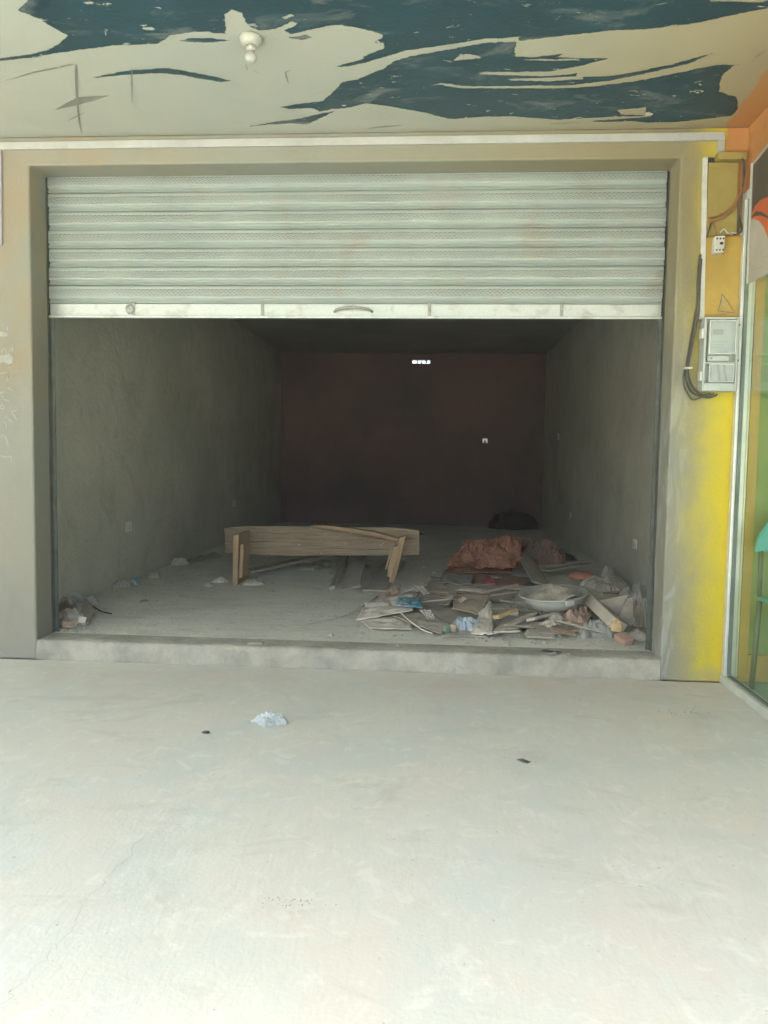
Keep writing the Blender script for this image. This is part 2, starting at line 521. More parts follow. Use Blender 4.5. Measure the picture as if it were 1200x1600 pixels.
def mat_ceiling():
    m, nt, b = new_mat('ceiling_paint')
    v = coord(nt, 'pos')
    x, y, z = sep(nt, v)
    base = mix(nt, noise_fac(nt, v, 1.1, 8, 0.6, 0.35, 0.65, 0.5), (0.36, 0.375, 0.315), (0.33, 0.36, 0.315))
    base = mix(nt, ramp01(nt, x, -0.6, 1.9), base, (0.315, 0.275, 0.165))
    base = mix(nt, math_n(nt, 'MULTIPLY', noise_fac(nt, v, 4, 9, 0.7, 0.58, 0.8, 0.8), 0.35), base, (0.27, 0.25, 0.19))
    base = mix(nt, math_n(nt, 'MULTIPLY', noise_fac(nt, v, 2.0, 9, 0.7, 0.6, 0.8, 0.6), 0.3), base, (0.47, 0.42, 0.36))
    e = math_n(nt, 'ADD', x, math_n(nt, 'MULTIPLY', noise_fac(nt, v, 7, 6, 0.6, 0.2, 0.8, 0.4), 0.05))
    e = math_n(nt, 'SUBTRACT', e, math_n(nt, 'MULTIPLY', y, 0.05))
    base = mix(nt, ramp01(nt, e, 1.735, 1.765), base, (0.40, 0.20, 0.07))
    nt.links.new(base, b.inputs['Base Color'])
    b.inputs['Roughness'].default_value = 0.7
    bump(nt, b, math_n(nt, 'ADD', noise_fac(nt, v, 5, 8, 0.6, 0, 1), noise_fac(nt, v, 50, 4, 0.6, 0, 1)), 0.18, 0.008)
    return m

def mat_black_paint(name, col, amt):
    m, nt, b = new_mat(name)
    v = coord(nt, 'pos')
    base = mix(nt, noise_fac(nt, v, 2.5, 8, 0.6, 0.35, 0.65, 0.4), col, tuple(c * 0.75 for c in col))
    ch = noise_fac(nt, v, 11, 7, 0.6, 0.655, 0.675, 0.4, (0.8, 1.5, 1))
    base = mix(nt, ch, base, (0.42, 0.40, 0.33))
    hz = noise_fac(nt, v, 3.5, 8, 0.7, 0.55, 0.75, 0.8, (0.6, 1.4, 1))
    base = mix(nt, math_n(nt, 'MULTIPLY', hz, amt), base, (0.30, 0.30, 0.26))
    nt.links.new(base, b.inputs['Base Color'])
    b.inputs['Roughness'].default_value = 0.42
    bump(nt, b, math_n(nt, 'ADD', noise_fac(nt, v, 5, 8, 0.6, 0, 1), noise_fac(nt, v, 50, 4, 0.6, 0, 1)), 0.18, 0.008)
    return m

def mat_shutter():
    m, nt, b = new_mat('galvanised_slat')
    v = coord(nt, 'pos')
    x, y, z = sep(nt, v)
    base = mix(nt, noise_fac(nt, v, 1.4, 8, 0.6, 0.35, 0.68, 0.5), (0.365, 0.42, 0.405), (0.31, 0.365, 0.35))
    rust = noise_fac(nt, v, 4.2, 5, 0.55, 0.56, 0.70, 0.4, (1, 1, 0.7))
    base = mix(nt, math_n(nt, 'MULTIPLY', rust, 0.42), base, (0.33, 0.30, 0.24))
    gr = noise_fac(nt, v, 20, 8, 0.7, 0.55, 0.8, 0.3, (0.4, 1, 2))
    base = mix(nt, math_n(nt, 'MULTIPLY', gr, 0.3), base, (0.30, 0.31, 0.27))

    # rows of stamped diagonal dashes, strongest along the middle of each slat
    zz = math_n(nt, 'FRACT', math_n(nt, 'DIVIDE', math_n(nt, 'SUBTRACT', 3.315, z), 0.1243))
    rowm = math_n(nt, 'MULTIPLY', ramp01(nt, zz, 0.20, 0.28), math_n(nt, 'SUBTRACT', 1.0, ramp01(nt, zz, 0.54, 0.62)))
    r1 = math_n(nt, 'PINGPONG', math_n(nt, 'MULTIPLY', math_n(nt, 'ADD', zz, -0.22), 1.0), 0.11)
    dg = math_n(nt, 'ADD', math_n(nt, 'MULTIPLY', x, 33.0), math_n(nt, 'MULTIPLY', r1, 9.0))
    saw = math_n(nt, 'ABSOLUTE', math_n(nt, 'SUBTRACT', math_n(nt, 'FRACT', dg), 0.5))
    dash = ramp01(nt, saw, 0.18, 0.36)
    worn = noise_fac(nt, v, 1.6, 6, 0.6, 0.3, 0.62, 0.3)
    hgt = math_n(nt, 'MULTIPLY', math_n(nt, 'MULTIPLY', dash, rowm), math_n(nt, 'ADD', worn, 0.25))
    base = mix(nt, math_n(nt, 'MULTIPLY', hgt, 0.10, True), base, (0.30, 0.33, 0.30))
    nt.links.new(base, b.inputs['Base Color'])
    b.inputs['Metallic'].default_value = 0.25
    b.inputs['Roughness'].default_value = 0.42
    bump(nt, b, hgt, 1.0, 0.012)
    return m

M_PORCH = mat_porch()
M_FLOOR = mat_inner_floor()
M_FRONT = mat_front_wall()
M_ROOM = mat_room_wall()
M_CEIL = mat_ceiling()
M_BLACK = mat_black_paint('flaking_black_paint', (0.010, 0.050, 0.070), 0.55)
M_FAINT = mat_black_paint('faint_grey_paint', (0.20, 0.215, 0.175), 0.5)
M_SLAT = mat_shutter()
M_RAIL = simple('galvanised_rail', (0.50, 0.55, 0.525), 0.32, 0.55, (0.33, 0.35, 0.30), 9, bscale=30, bstr=0.12, kind='pos', lo=0.52, hi=0.74)
M_GUIDE = simple('guide_steel', (0.13, 0.15, 0.13), 0.6, 0.3, (0.08, 0.09, 0.075), 9, kind='pos')
M_STRAP = simple('dull_strap', (0.34, 0.37, 0.34), 0.5, 0.4, (0.24, 0.26, 0.23), 20, kind='pos')
M_DIRT = simple('dirt_road', (0.33, 0.305, 0.235), 0.95, 0, (0.26, 0.235, 0.175), 0.6, bscale=6, bstr=0.5, bdist=0.04, kind='pos')
M_TRIM = simple('white_trim_paint', (0.38, 0.40, 0.39), 0.6, 0, (0.32, 0.335, 0.31), 4, bscale=40, bstr=0.12, kind='pos')
M_CHALK = simple('chalk', (0.34, 0.35, 0.31), 0.95, 0, (0.26, 0.27, 0.235), 30, bstr=0, kind='pos')
M_WHITE = simple('white_plastic', (0.60, 0.63, 0.60), 0.45, 0, (0.50, 0.52, 0.47), 14, bstr=0.05)
M_SOCK = simple('dusty_white_plastic', (0.78, 0.78, 0.72), 0.5, 0, (0.66, 0.66, 0.6), 14, bstr=0.05)
M_DARKP = simple('dark_plastic', (0.03, 0.032, 0.03), 0.5, 0, (0.05, 0.05, 0.045), 14, bstr=0.05)
M_CABLE = simple('black_cable', (0.055, 0.06, 0.05), 0.55, 0, (0.09, 0.095, 0.08), 12, bstr=0, kind='pos')
M_ORANGE_FLEX = simple('orange_flex', (0.27, 0.125, 0.055), 0.55, 0, (0.22, 0.10, 0.05), 12, bstr=0, kind='pos')
M_YBOARD = simple('ochre_board', (0.32, 0.265, 0.075), 0.6, 0, (0.26, 0.22, 0.07), 4, bscale=30, bstr=0.15, kind='pos')
M_OBOARD = simple('yellow_orange_board', (0.42, 0.285, 0.055), 0.55, 0, (0.36, 0.255, 0.06), 4, bscale=30, bstr=0.15, kind='pos')
M_ORANGE = simple('orange_wall_paint', (0.50, 0.25, 0.085), 0.6, 0, (0.34, 0.17, 0.06), 3, bscale=30, bstr=0.15, kind='pos')
M_GREENW = simple('green_room_paint', (0.20, 0.29, 0.12), 0.8, 0, (0.16, 0.25, 0.115), 2, kind='pos')
M_TEALF = simple('teal_tile', (0.20, 0.42, 0.34), 0.35, 0, (0.16, 0.36, 0.29), 3, bstr=0.03, kind='pos')
M_TAN = simple('tan_paint', (0.40, 0.27, 0.10), 0.6, 0, (0.35, 0.24, 0.09), 3, bstr=0.05, kind='pos')
M_ALU = simple('pale_aluminium', (0.66, 0.70, 0.66), 0.35, 0.3, (0.55, 0.60, 0.56), 6, bstr=0.05, kind='pos')
M_RUBBER = simple('green_grey_gasket', (0.16, 0.20, 0.17), 0.6, 0, None, 6, bstr=0, kind='pos')

# wood and rubbish
M_LATH = simple('tan_lath', (0.36, 0.26, 0.16), 0.85, 0, (0.28, 0.20, 0.125), 7, bstr=0.3)
DU = (0.33, 0.32, 0.27)
M_WOOD = simple('weathered_wood', (0.33, 0.265, 0.175), 0.85, 0, (0.19, 0.15, 0.10), 5, stretch=(0.6, 5, 9), bscale=14, bstr=0.7, dust=0.35, spots=(0.72, 0.70, 0.62), dustcol=DU)
M_WOODL = simple('fresh_wood', (0.43, 0.315, 0.19), 0.8, 0, (0.34, 0.24, 0.14), 7, stretch=(6, 6, 0.6), bscale=14, bstr=0.4)
M_WOODG = simple('grey_wood', (0.40, 0.37, 0.295), 0.9, 0, (0.25, 0.235, 0.19), 6, stretch=(1, 6, 6), bscale=14, bstr=0.5, dust=0.5, dustcol=DU)
M_WOODP = simple('pale_wood', (0.60, 0.55, 0.45), 0.85, 0, (0.45, 0.41, 0.33), 6, bscale=20, bstr=0.3, dust=0.3)
M_YCHIP = simple('raw_yellow_wood', (0.56, 0.43, 0.22), 0.8, 0, (0.42, 0.31, 0.15), 30, bscale=40, bstr=0.6, dust=0.25)
M_RED = simple('red_brown_sacking', (0.50, 0.235, 0.15), 0.85, 0, (0.33, 0.14, 0.085), 5, bscale=60, bstr=0.4, dust=0.3, dustcol=(0.36, 0.25, 0.18))
M_RED2 = simple('dull_red_cloth', (0.36, 0.17, 0.12), 0.85, 0, (0.30, 0.17, 0.12), 5, bscale=60, bstr=0.3, dust=0.55, dustcol=(0.30, 0.22, 0.165))
M_PINK = simple('pink_print', (0.52, 0.12, 0.16), 0.8, 0, None, 8, bstr=0.1)
M_BROWN = simple('brown_sacking', (0.31, 0.20, 0.14), 0.9, 0, (0.20, 0.14, 0.10), 6, bscale=60, bstr=0.3, dust=0.45, dustcol=(0.25, 0.20, 0.15))
M_DARKC = simple('dark_sooty_cloth', (0.07, 0.058, 0.047), 0.9, 0, (0.05, 0.042, 0.035), 6, bstr=0.3)
M_SACK = simple('white_woven_sack', (0.74, 0.71, 0.62), 0.75, 0, (0.58, 0.55, 0.47), 5, bscale=120, bstr=0.25, dust=0.15)
M_SACKG = simple('dusty_grey_sacking', (0.52, 0.49, 0.41), 0.85, 0, (0.38, 0.36, 0.30), 5, bscale=90, bstr=0.4, dust=0.25)
M_GREYP = simple('grey_plastic_sheet', (0.40, 0.42, 0.38), 0.55, 0, (0.27, 0.29, 0.26), 6, bscale=60, bstr=0.2, dust=0.45)
M_BLUE = simple('blue_print', (0.07, 0.27, 0.38), 0.6, 0, (0.50, 0.56, 0.56), 16, bscale=60, bstr=0.15, lo=0.54, hi=0.58, dust=0.1)
M_BLUEP = simple('pale_blue_plastic', (0.40, 0.47, 0.50), 0.5, 0, (0.25, 0.34, 0.41), 9, bscale=60, bstr=0.2)
M_GREEN = simple('green_plastic', (0.16, 0.27, 0.19), 0.5, 0, None, 12, bstr=0.1)
M_CARD = simple('cardboard', (0.46, 0.39, 0.29), 0.85, 0, (0.36, 0.30, 0.22), 6, bscale=40, bstr=0.2, dust=0.4)
M_PLY = simple('dusty_plywood', (0.47, 0.44, 0.36), 0.9, 0, (0.34, 0.32, 0.26), 5, bscale=40, bstr=0.25, dust=0.5)
M_PAPER = simple('brown_paper', (0.52, 0.38, 0.29), 0.85, 0, (0.37, 0.255, 0.18), 7, bscale=40, bstr=0.2, dust=0.25)
M_PAN = simple('dull_enamel', (0.56, 0.60, 0.56), 0.45, 0.25, (0.44, 0.47, 0.43), 7, bscale=30, bstr=0.15, dust=0.3)
M_CEM = simple('dry_cement', (0.46, 0.43, 0.35), 0.95, 0, (0.27, 0.245, 0.19), 10, bscale=35, bstr=0.8, bdist=0.012)
M_BRICK = simple('broken_brick', (0.40, 0.25, 0.185), 0.9, 0, (0.33, 0.25, 0.2), 14, bscale=50, bstr=0.5)
M_STONE = simple('mortar_crumb', (0.42, 0.40, 0.34), 0.95, 0, (0.30, 0.285, 0.24), 9, bstr=0.4)
M_TURQ = simple('turquoise_plastic', (0.03, 0.42, 0.42), 0.4, 0, None, 6, bstr=0)
M_DARKW = simple('dark_litter', (0.07, 0.065, 0.05), 0.85, 0, None, 12, bstr=0.2)
M_STEELB = simple('dull_steel', (0.35, 0.35, 0.32), 0.4, 0.7, (0.25, 0.25, 0.22), 12, bstr=0.1)

def mat_clear(name, col, rough=0.05, alpha_mix=0.75):
    """thin clear sheet: mostly see-through with a glossy film"""
    m, nt, b = new_mat(name)
    out = nt.nodes['Material Output']
    tr = nd(nt, 'ShaderNodeBsdfTransparent'); tr.inputs[0].default_value = c4(col)
    gl = nd(nt, 'ShaderNodeBsdfGlossy'); gl.inputs['Roughness'].default_value = rough
    lw = nd(nt, 'ShaderNodeLayerWeight'); lw.inputs['Blend'].default_value = 0.5
    fr = math_n(nt, 'ADD', math_n(nt, 'MULTIPLY', math_n(nt, 'POWER', lw.outputs['Facing'], 5.0), 0.9), 0.035)
    ms = nd(nt, 'ShaderNodeMixShader')
    nt.links.new(fr, ms.inputs[0]); nt.links.new(tr.outputs[0], ms.inputs[1]); nt.links.new(gl.outputs[0], ms.inputs[2])
    if alpha_mix < 1:
        df = nd(nt, 'ShaderNodeBsdfDiffuse'); df.inputs[0].default_value = c4((0.6, 0.66, 0.66))
        m2 = nd(nt, 'ShaderNodeMixShader'); m2.inputs[0].default_value = 1 - alpha_mix
        nt.links.new(ms.outputs[0], m2.inputs[1]); nt.links.new(df.outputs[0], m2.inputs[2])
        nt.links.new(m2.outputs[0], out.inputs['Surface'])
    else:
        nt.links.new(ms.outputs[0], out.inputs['Surface'])
    return m
M_GLASS = mat_clear('green_tinted_glass', (0.93, 0.985, 0.94), 0.03, 1.0)
M_CLEAR = mat_clear('scuffed_clear_plastic', (0.9, 0.93, 0.92), 0.25, 0.70)
M_FILM = mat_clear('thin_plastic_film', (0.93, 0.96, 0.97), 0.12, 0.52)

# ------------------------------------------------------------------ setting
g = mesh('ground', [(-600, -600, -0.14), (600, -600, -0.14), (600, 600, -0.14), (-600, 600, -0.14)], [(0, 1, 2, 3)], M_DIRT)
struct(g)
porch = struct(boxes('porch_floor', [(-9.0, XW + 6, -7.4, 0.0, -0.30, 0.0)], M_PORCH, bevel=0.01))
inner = struct(boxes('shop_floor', [(RL - 0.2, RR + 0.2, WD, BY + 0.2, -0.30, FZ)], M_FLOOR))

# threshold step: a lip of rougher concrete with a chipped edge
def threshold():
    v, f = [], []
    n = 90
    for i in range(n + 1):
        x = XL + (XR - XL) * i / n
        e = 0.014 * n3(x * 7, 0.3, 1.0) + 0.06 * max(0, n3(x * 3.1, 2.3, 5.0) - 0.2) + 0.008 * n3(x * 25, 0.3, 4.0)
        prof = [(-0.004 + 0.006 * n3(x * 4, 9, 2), 0.0), (-0.004 + 0.006 * n3(x * 5, 3, 2), 0.05), (0.000 + 0.005 * n3(x * 6, 1, 2), FZ - 0.016 - abs(e)),
                (0.006 + abs(e), FZ - 0.004 - 0.5 * abs(e)), (0.02 + abs(e), FZ - 0.001), (0.12, FZ), (WD, FZ)]
        v += [(x, a, b) for a, b in prof]
    k = 7
    for i in range(n):
        for j in range(k - 1):
            f.append((i * k + j, (i + 1) * k + j, (i + 1) * k + j + 1, i * k + j + 1))
    return struct(mesh('threshold_step', v, f, M_STEP, smooth=True))
M_STEP = simple('rough_step_concrete', (0.40, 0.39, 0.325), 0.88, 0, (0.25, 0.25, 0.205), 3.5, bscale=18, bstr=0.8, bdist=0.02, kind='pos', lo=0.42, hi=0.68)
threshold()

# ------------------------------------------------------------------ the building
bld = thing('shop_building', 'plastered shop building with a wide open bay under a painted porch ceiling', 'building')
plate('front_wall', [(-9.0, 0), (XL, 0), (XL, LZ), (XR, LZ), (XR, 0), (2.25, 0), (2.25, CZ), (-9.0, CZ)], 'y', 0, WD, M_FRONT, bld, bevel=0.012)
boxes('side_wall', [(RL - 0.2, RL, WD, BY, FZ - 0.1, CZ)], M_ROOM, bld)
boxes('side_wall', [(RR, RR + 0.18, WD, BY, FZ - 0.1, CZ)], M_ROOM, bld)
# back wall with two holes that let daylight through
h1, h2, h3, h4 = [(-0.528,3.352),(-0.179,3.28),(0.868,1.845),(0.969,1.76)]
hx = [RL - 0.2, h1[0], h2[0], h3[0], h4[0], RR + 0.2]
hz = [FZ - 0.1, h4[1], h3[1], h2[1], h1[1], CZ]
cells = []
for i in range(5):
    for j in range(5):
        if (i, j) in ((1, 3), (3, 1)): continue
        cells.append((hx[i], hx[i + 1], BY, BY + 0.15, hz[j], hz[j + 1]))
M_BACK = simple('brown_back_wall', (0.27, 0.175, 0.155), 0.9, 0, (0.165, 0.145, 0.13), 0.7, bscale=14, kind='pos')
M_SOFFIT = simple('bare_soffit', (0.37, 0.375, 0.335), 0.9, 0, (0.30, 0.305, 0.27), 0.8, bscale=14, kind='pos')
bw = boxes('back_wall', cells, M_BACK, bld)
bm = bmesh.new(); bm.from_mesh(bw.data); bmesh.ops.remove_doubles(bm, verts=bm.verts, dist=1e-4)
seen = {}
for fc in list(bm.faces):
    key = tuple(round(c, 3) for c in fc.calc_center_median())
    seen.setdefault(key, []).append(fc)
bmesh.ops.delete(bm, geom=[q for l in seen.values() if len(l) > 1 for q in l], context='FACES')
bmesh.ops.recalc_face_normals(bm, faces=bm.faces); bm.to_mesh(bw.data); bm.free()
# crumb of block, and bars added to break the slot's daylight into blotches
for a_, b_, c_, d_ in ((0.26, 0.31, 0.0, 1.0), (0.50, 0.56, 0.0, 0.75), (0.74, 0.83, 0.25, 1.0)):
    boxes('slot_bar', [(h1[0] + a_ * (h2[0] - h1[0]), h1[0] + b_ * (h2[0] - h1[0]), BY + 0.05, BY + 0.07, h2[1] + c_ * (h1[1] - h2[1]), h2[1] + d_ * (h1[1] - h2[1]))], M_BACK, bld)
boxes('block_crumb', [(h3[0] + 0.035, h3[0] + 0.065, BY + 0.04, BY + 0.07, h4[1] + 0.001, h4[1] + 0.045)], M_BACK, bld)
boxes('ceiling', [(-9.0, 8.0, -5.2, 0.0, CZ, CZ + 0.2)], M_CEIL, bld)
boxes('roof_slab', [(-9.0, 8.0, 0.0, BY + 0.4, CZ + 0.001, CZ + 0.2)], M_SOFFIT, bld)
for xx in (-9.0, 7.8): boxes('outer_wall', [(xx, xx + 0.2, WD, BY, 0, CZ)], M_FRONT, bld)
# the white moulding above the opening and its short return at the corner
tv = [(-9.0, XW - 0.155, 3.388, 3.438)]
plate('moulding', [(-9.0, 3.391), (1.722, 3.388), (1.722, 3.438), (-9.0, 3.435)], 'y', -0.022, 0.0, M_TRIM, bld, bevel=0.004)
plate('moulding', [(1.680, 3.270), (1.722, 3.270), (1.722, 3.3875), (1.680, 3.3875)], 'y', -0.022, 0.0, M_TRIM, bld, bevel=0.004)

# flaking black paint on the ceiling and the beige strokes over it
BLK = [
 [(-1.539,-2.057),(-1.834,-1.558),(-1.936,-1.438),(-2,-1.39),(-1.932,-1.319),(-1.896,-1.23),(-1.863,-1.167),(-1.933,-1.111),(-2.036,-1.042),(-2.139,-1.009),(-2.333,-0.972),(-2.489,-0.946),(-2.505,-0.92),(-2.344,-0.953),(-2.159,-0.972),(-1.991,-1.016),(-1.811,-1.052),(-1.667,-1.076),(-1.45,-1.079),(-1.377,-1.129),(-1.357,-1.157),(-1.237,-1.181),(-1.144,-1.171),(-1.078,-1.157),(-1.057,-1.234),(-1.039,-1.318),(-0.992,-1.357),(-0.952,-1.325),(-0.951,-1.246),(-0.938,-1.207),(-0.905,-1.178),(-0.824,-1.186),(-0.735,-1.242),(-0.703,-1.235),(-0.72,-1.209),(-0.78,-1.173),(-0.755,-1.138),(-0.671,-1.168),(-0.572,-1.203),(-0.494,-1.205),(-0.42,-1.18),(-0.361,-1.15),(-0.307,-1.114),(-0.313,-1.08),(-0.364,-1.035),(-0.306,-1.045),(-0.31,-0.985),(-0.421,-0.916),(-0.416,-0.896),(-0.522,-0.842),(-0.573,-0.818),(-0.508,-0.822),(-0.402,-0.864),(-0.315,-0.911),(-0.214,-0.963),(-0.02,-1.004),(0.2,-1.059),(0.349,-1.059),(0.365,-1.029),(0.48,-1.053),(0.63,-1.081),(0.776,-1.108),(0.956,-1.112),(1.154,-1.147),(1.307,-1.208),(1.457,-1.262),(1.525,-1.299),(1.504,-1.347),(1.41,-1.308),(1.181,-1.323),(0.934,-1.94)],
 [(-0.972,-0.367),(-0.878,-0.396),(-0.702,-0.438),(-0.641,-0.522),(-0.563,-0.652),(-0.471,-0.684),(-0.323,-0.795),(-0.269,-0.859),(-0.183,-0.906),(0.013,-0.966),(0.202,-1.024),(0.347,-1.024),(0.351,-0.885),(0.44,-0.869),(0.591,-0.9),(0.564,-0.87),(0.84,-0.847),(0.759,-0.812),(0.701,-0.775),(0.704,-0.66),(0.906,-0.666),(1.03,-0.709),(1.175,-0.776),(1.257,-0.824),(1.342,-0.876),(1.302,-0.835),(1.258,-0.773),(1.408,-0.76),(1.506,-0.757),(1.534,-0.768),(1.49,-0.738),(1.474,-0.665),(1.492,-0.56),(1.52,-0.472),(1.578,-0.425),(1.637,-0.407),(1.668,-0.344),(1.709,-0.247),(1.703,-0.163),(1.594,-0.124),(1.418,-0.087),(1.229,-0.084),(1.128,-0.105),(0.995,-0.101),(0.799,-0.126),(0.642,-0.148),(0.407,-0.2),(0.254,-0.197),(0.101,-0.176),(0.024,-0.179),(-0.13,-0.27),(-0.279,-0.342),(-0.353,-0.369),(-0.463,-0.397),(-0.543,-0.351),(-0.66,-0.331),(-0.721,-0.308),(-0.741,-0.3),(-0.763,-0.334),(-0.791,-0.352),(-0.92,-0.34)],
 [(-1.207,-0.113),(-1.04,-0.171),(-0.874,-0.21),(-0.754,-0.266),(-0.639,-0.313),(-0.732,-0.231),(-0.848,-0.128),(-0.944,-0.149),(-1.088,-0.136)],
 [(-1.978,-0.749),(-1.848,-0.779),(-1.705,-0.822),(-1.521,-0.842),(-1.47,-0.84),(-1.364,-0.788),(-1.27,-0.75),(-1.18,-0.69),(-1.237,-0.678),(-1.349,-0.725),(-1.426,-0.763),(-1.541,-0.788),(-1.722,-0.781),(-1.875,-0.759)],
 [(-1.257,-1.119),(-1.161,-1.115),(-1.076,-1.094),(-1.17,-1.086),(-1.266,-1.09),(-1.327,-1.104)],
 [(-0.77,-1.11),(-0.684,-1.13),(-0.662,-1.106),(-0.717,-1.085)],
]
BEI = [
 [(0.174,-0.715),(0.21,-0.734),(0.356,-0.728),(0.558,-0.727),(0.709,-0.781),(0.724,-0.701),(0.532,-0.674),(0.326,-0.689)],
 [(0.336,-0.653),(0.534,-0.66),(0.737,-0.666),(0.742,-0.638),(0.574,-0.616),(0.365,-0.638)],
 [(-0.049,-0.611),(-0.018,-0.624),(0.089,-0.584),(0.371,-0.573),(0.719,-0.575),(0.884,-0.611),(1.038,-0.675),(1.214,-0.755),(1.284,-0.791),(1.436,-0.772),(1.308,-0.718),(1.207,-0.669),(1.055,-0.612),(0.927,-0.574),(0.726,-0.538),(0.551,-0.537),(0.09,-0.555)],
 [(1.017,-0.255),(1.174,-0.29),(1.196,-0.181),(1.05,-0.195)],
 [(0.719,-0.146),(1.018,-0.17),(1.273,-0.17),(1.026,-0.135),(0.802,-0.108),(0.647,-0.113)],
 [(0.403,-0.851),(0.507,-0.857),(0.688,-0.846),(0.69,-0.834),(0.51,-0.834)],
 [(0.063,-0.896),(0.127,-0.919),(0.184,-0.892),(0.179,-0.873),(0.106,-0.869),(0.041,-0.853)],
 [(-0.772,-1.286),(-0.723,-1.305),(-0.711,-1.289),(-0.76,-1.27)],
 [(-1.47,-1.224),(-1.418,-1.227),(-1.413,-1.205),(-1.464,-1.207)],
]
import numpy as np
def sdf(P, poly):
    """signed distance of points to an outline, positive inside"""
    A = np.array(poly); B = np.roll(A, -1, 0)
    best = np.full(len(P), 1e9); ins = np.zeros(len(P), bool)
    for a, b in zip(A, B):
        d = b - a; L2 = max(float(d @ d), 1e-12)
        t = np.clip(((P - a) @ d) / L2, 0, 1)
        q = P - a - t[:, None] * d
        best = np.minimum(best, (q * q).sum(1))
        if a[1] != b[1]:
            c = ((a[1] > P[:, 1]) != (b[1] > P[:, 1])) & (P[:, 0] < (b[0] - a[0]) * (P[:, 1] - a[1]) / (b[1] - a[1]) + a[0])
            ins ^= c
    return np.where(ins, 1, -1) * np.sqrt(best)
def painted_layer():
    allp = np.array([q for p in BLK for q in p])
    x0, x1 = allp[:, 0].min() - 0.03, allp[:, 0].max() + 0.03
    y0, y1 = max(allp[:, 1].min() - 0.03, -2.3), min(allp[:, 1].max() + 0.03, -0.002)
    st = 0.0075
    nx, ny = int((x1 - x0) / st) + 1, int((y1 - y0) / st) + 1
    gx, gy = np.meshgrid(np.linspace(x0, x1, nx), np.linspace(y0, y1, ny))
    P = np.stack([gx.ravel(), gy.ravel()], 1)
    d = np.full(len(P), -9.0)
    for p in BLK: d = np.maximum(d, sdf(P, p))
    for p in BEI: d = np.minimum(d, -sdf(P, p))
    D = d.reshape(ny, nx)
    mx = np.maximum(np.maximum(D[:-1, :-1], D[1:, :-1]), np.maximum(D[:-1, 1:], D[1:, 1:]))
    jj, ii = np.nonzero(mx > -0.014)
    a = jj * nx + ii
    F = np.stack([a, a + nx, a + nx + 1, a + 1], 1)
    used, inv = np.unique(F, return_inverse=True)
    F = inv.reshape(F.shape)
    V = np.concatenate([P[used], np.full((len(used), 1), CZ - 0.0014)], 1)
    me = bpy.data.meshes.new('paint_layer')
    me.from_pydata(V.tolist(), [], F.tolist()); me.update()
    at = me.attributes.new('edge', 'FLOAT', 'POINT')
    at.data.foreach_set('value', (np.clip(d[used] / 0.024, -0.6, 1.5) + 0.5).astype(np.float32))
    return link('paint_layer', me, M_BLACK, bld)
def feather(mat):
    """paint that thins out to a dry brushed edge, from the distance to the outline stored on the mesh"""
    nt = mat.node_tree
    out = nt.nodes['Material Output']; b = nt.nodes['Principled BSDF']
    at = nd(nt, 'ShaderNodeAttribute', attribute_name='edge')
    v = coord(nt, 'pos')
    n_ = math_n(nt, 'ADD', noise_fac(nt, v, 9, 5, 0.7, 0.25, 0.75, 0.4, (0.6, 1.5, 1)), noise_fac(nt, v, 40, 4, 0.7, 0.25, 0.75, 0.3, (0.5, 1.6, 1)))
    f_ = math_n(nt, 'ADD', at.outputs['Fac'], math_n(nt, 'MULTIPLY', math_n(nt, 'SUBTRACT', n_, 1.0), 0.55))
    # dry-brushed bare specks inside the paint
    f_ = math_n(nt, 'SUBTRACT', f_, math_n(nt, 'MULTIPLY', noise_fac(nt, v, 13, 5, 0.65, 0.655, 0.69, 0.5, (0.7, 1.6, 1)), 2.0))
    tr = nd(nt, 'ShaderNodeBsdfTransparent')
    ms = nd(nt, 'ShaderNodeMixShader')
    nt.links.new(ramp01(nt, f_, 0.36, 0.64), ms.inputs[0])
    nt.links.new(tr.outputs[0], ms.inputs[1]); nt.links.new(b.outputs[0], ms.inputs[2])
    nt.links.new(ms.outputs[0], out.inputs['Surface'])
feather(M_BLACK)
painted_layer()
FNT = [([(-2.371,-0.764),(-2.241,-0.822),(-2.114,-0.858),(-1.987,-0.9),(-1.956,-0.899),(-2.004,-0.799),(-2.123,-0.545),(-2.2,-0.368),(-2.266,-0.213),(-2.324,-0.065)], 0.012), ([(-1.673,-0.848),(-1.741,-0.682),(-1.833,-0.455)], 0.010),
       ([(-2.331,-0.233),(-2.257,-0.284),(-2.173,-0.342)], 0.011), ([(-1.05,-0.863),(-1.055,-0.803)], 0.018), ([(-1.026,-0.809),(-1.001,-0.767)], 0.014),
       ([(-0.82,-0.801),(-0.856,-0.775),(-0.861,-0.713),(-0.863,-0.649)], 0.010), ([(-0.475,-0.06),(-0.373,-0.084),(-0.26,-0.099)], 0.016), ([(0.643,-0.086),(0.728,-0.092),(0.821,-0.107)], 0.012),
       ([(1.572,-0.792),(1.579,-0.855),(1.604,-0.908)], 0.016)]
for i, (p, w) in enumerate(FNT):
    ribbon_z('faint_line', p, CZ - 0.0030 - 0.0001 * i, w, M_FAINT, bld)
plate('faint_patch', [(-2.337,-0.382),(-2.218,-0.469),(-2.13,-0.53),(-2.029,-0.542),(-1.932,-0.546),(-2.032,-0.494),(-2.199,-0.427)], 'z', CZ - 0.0026, CZ - 0.0020, M_FAINT, bld)

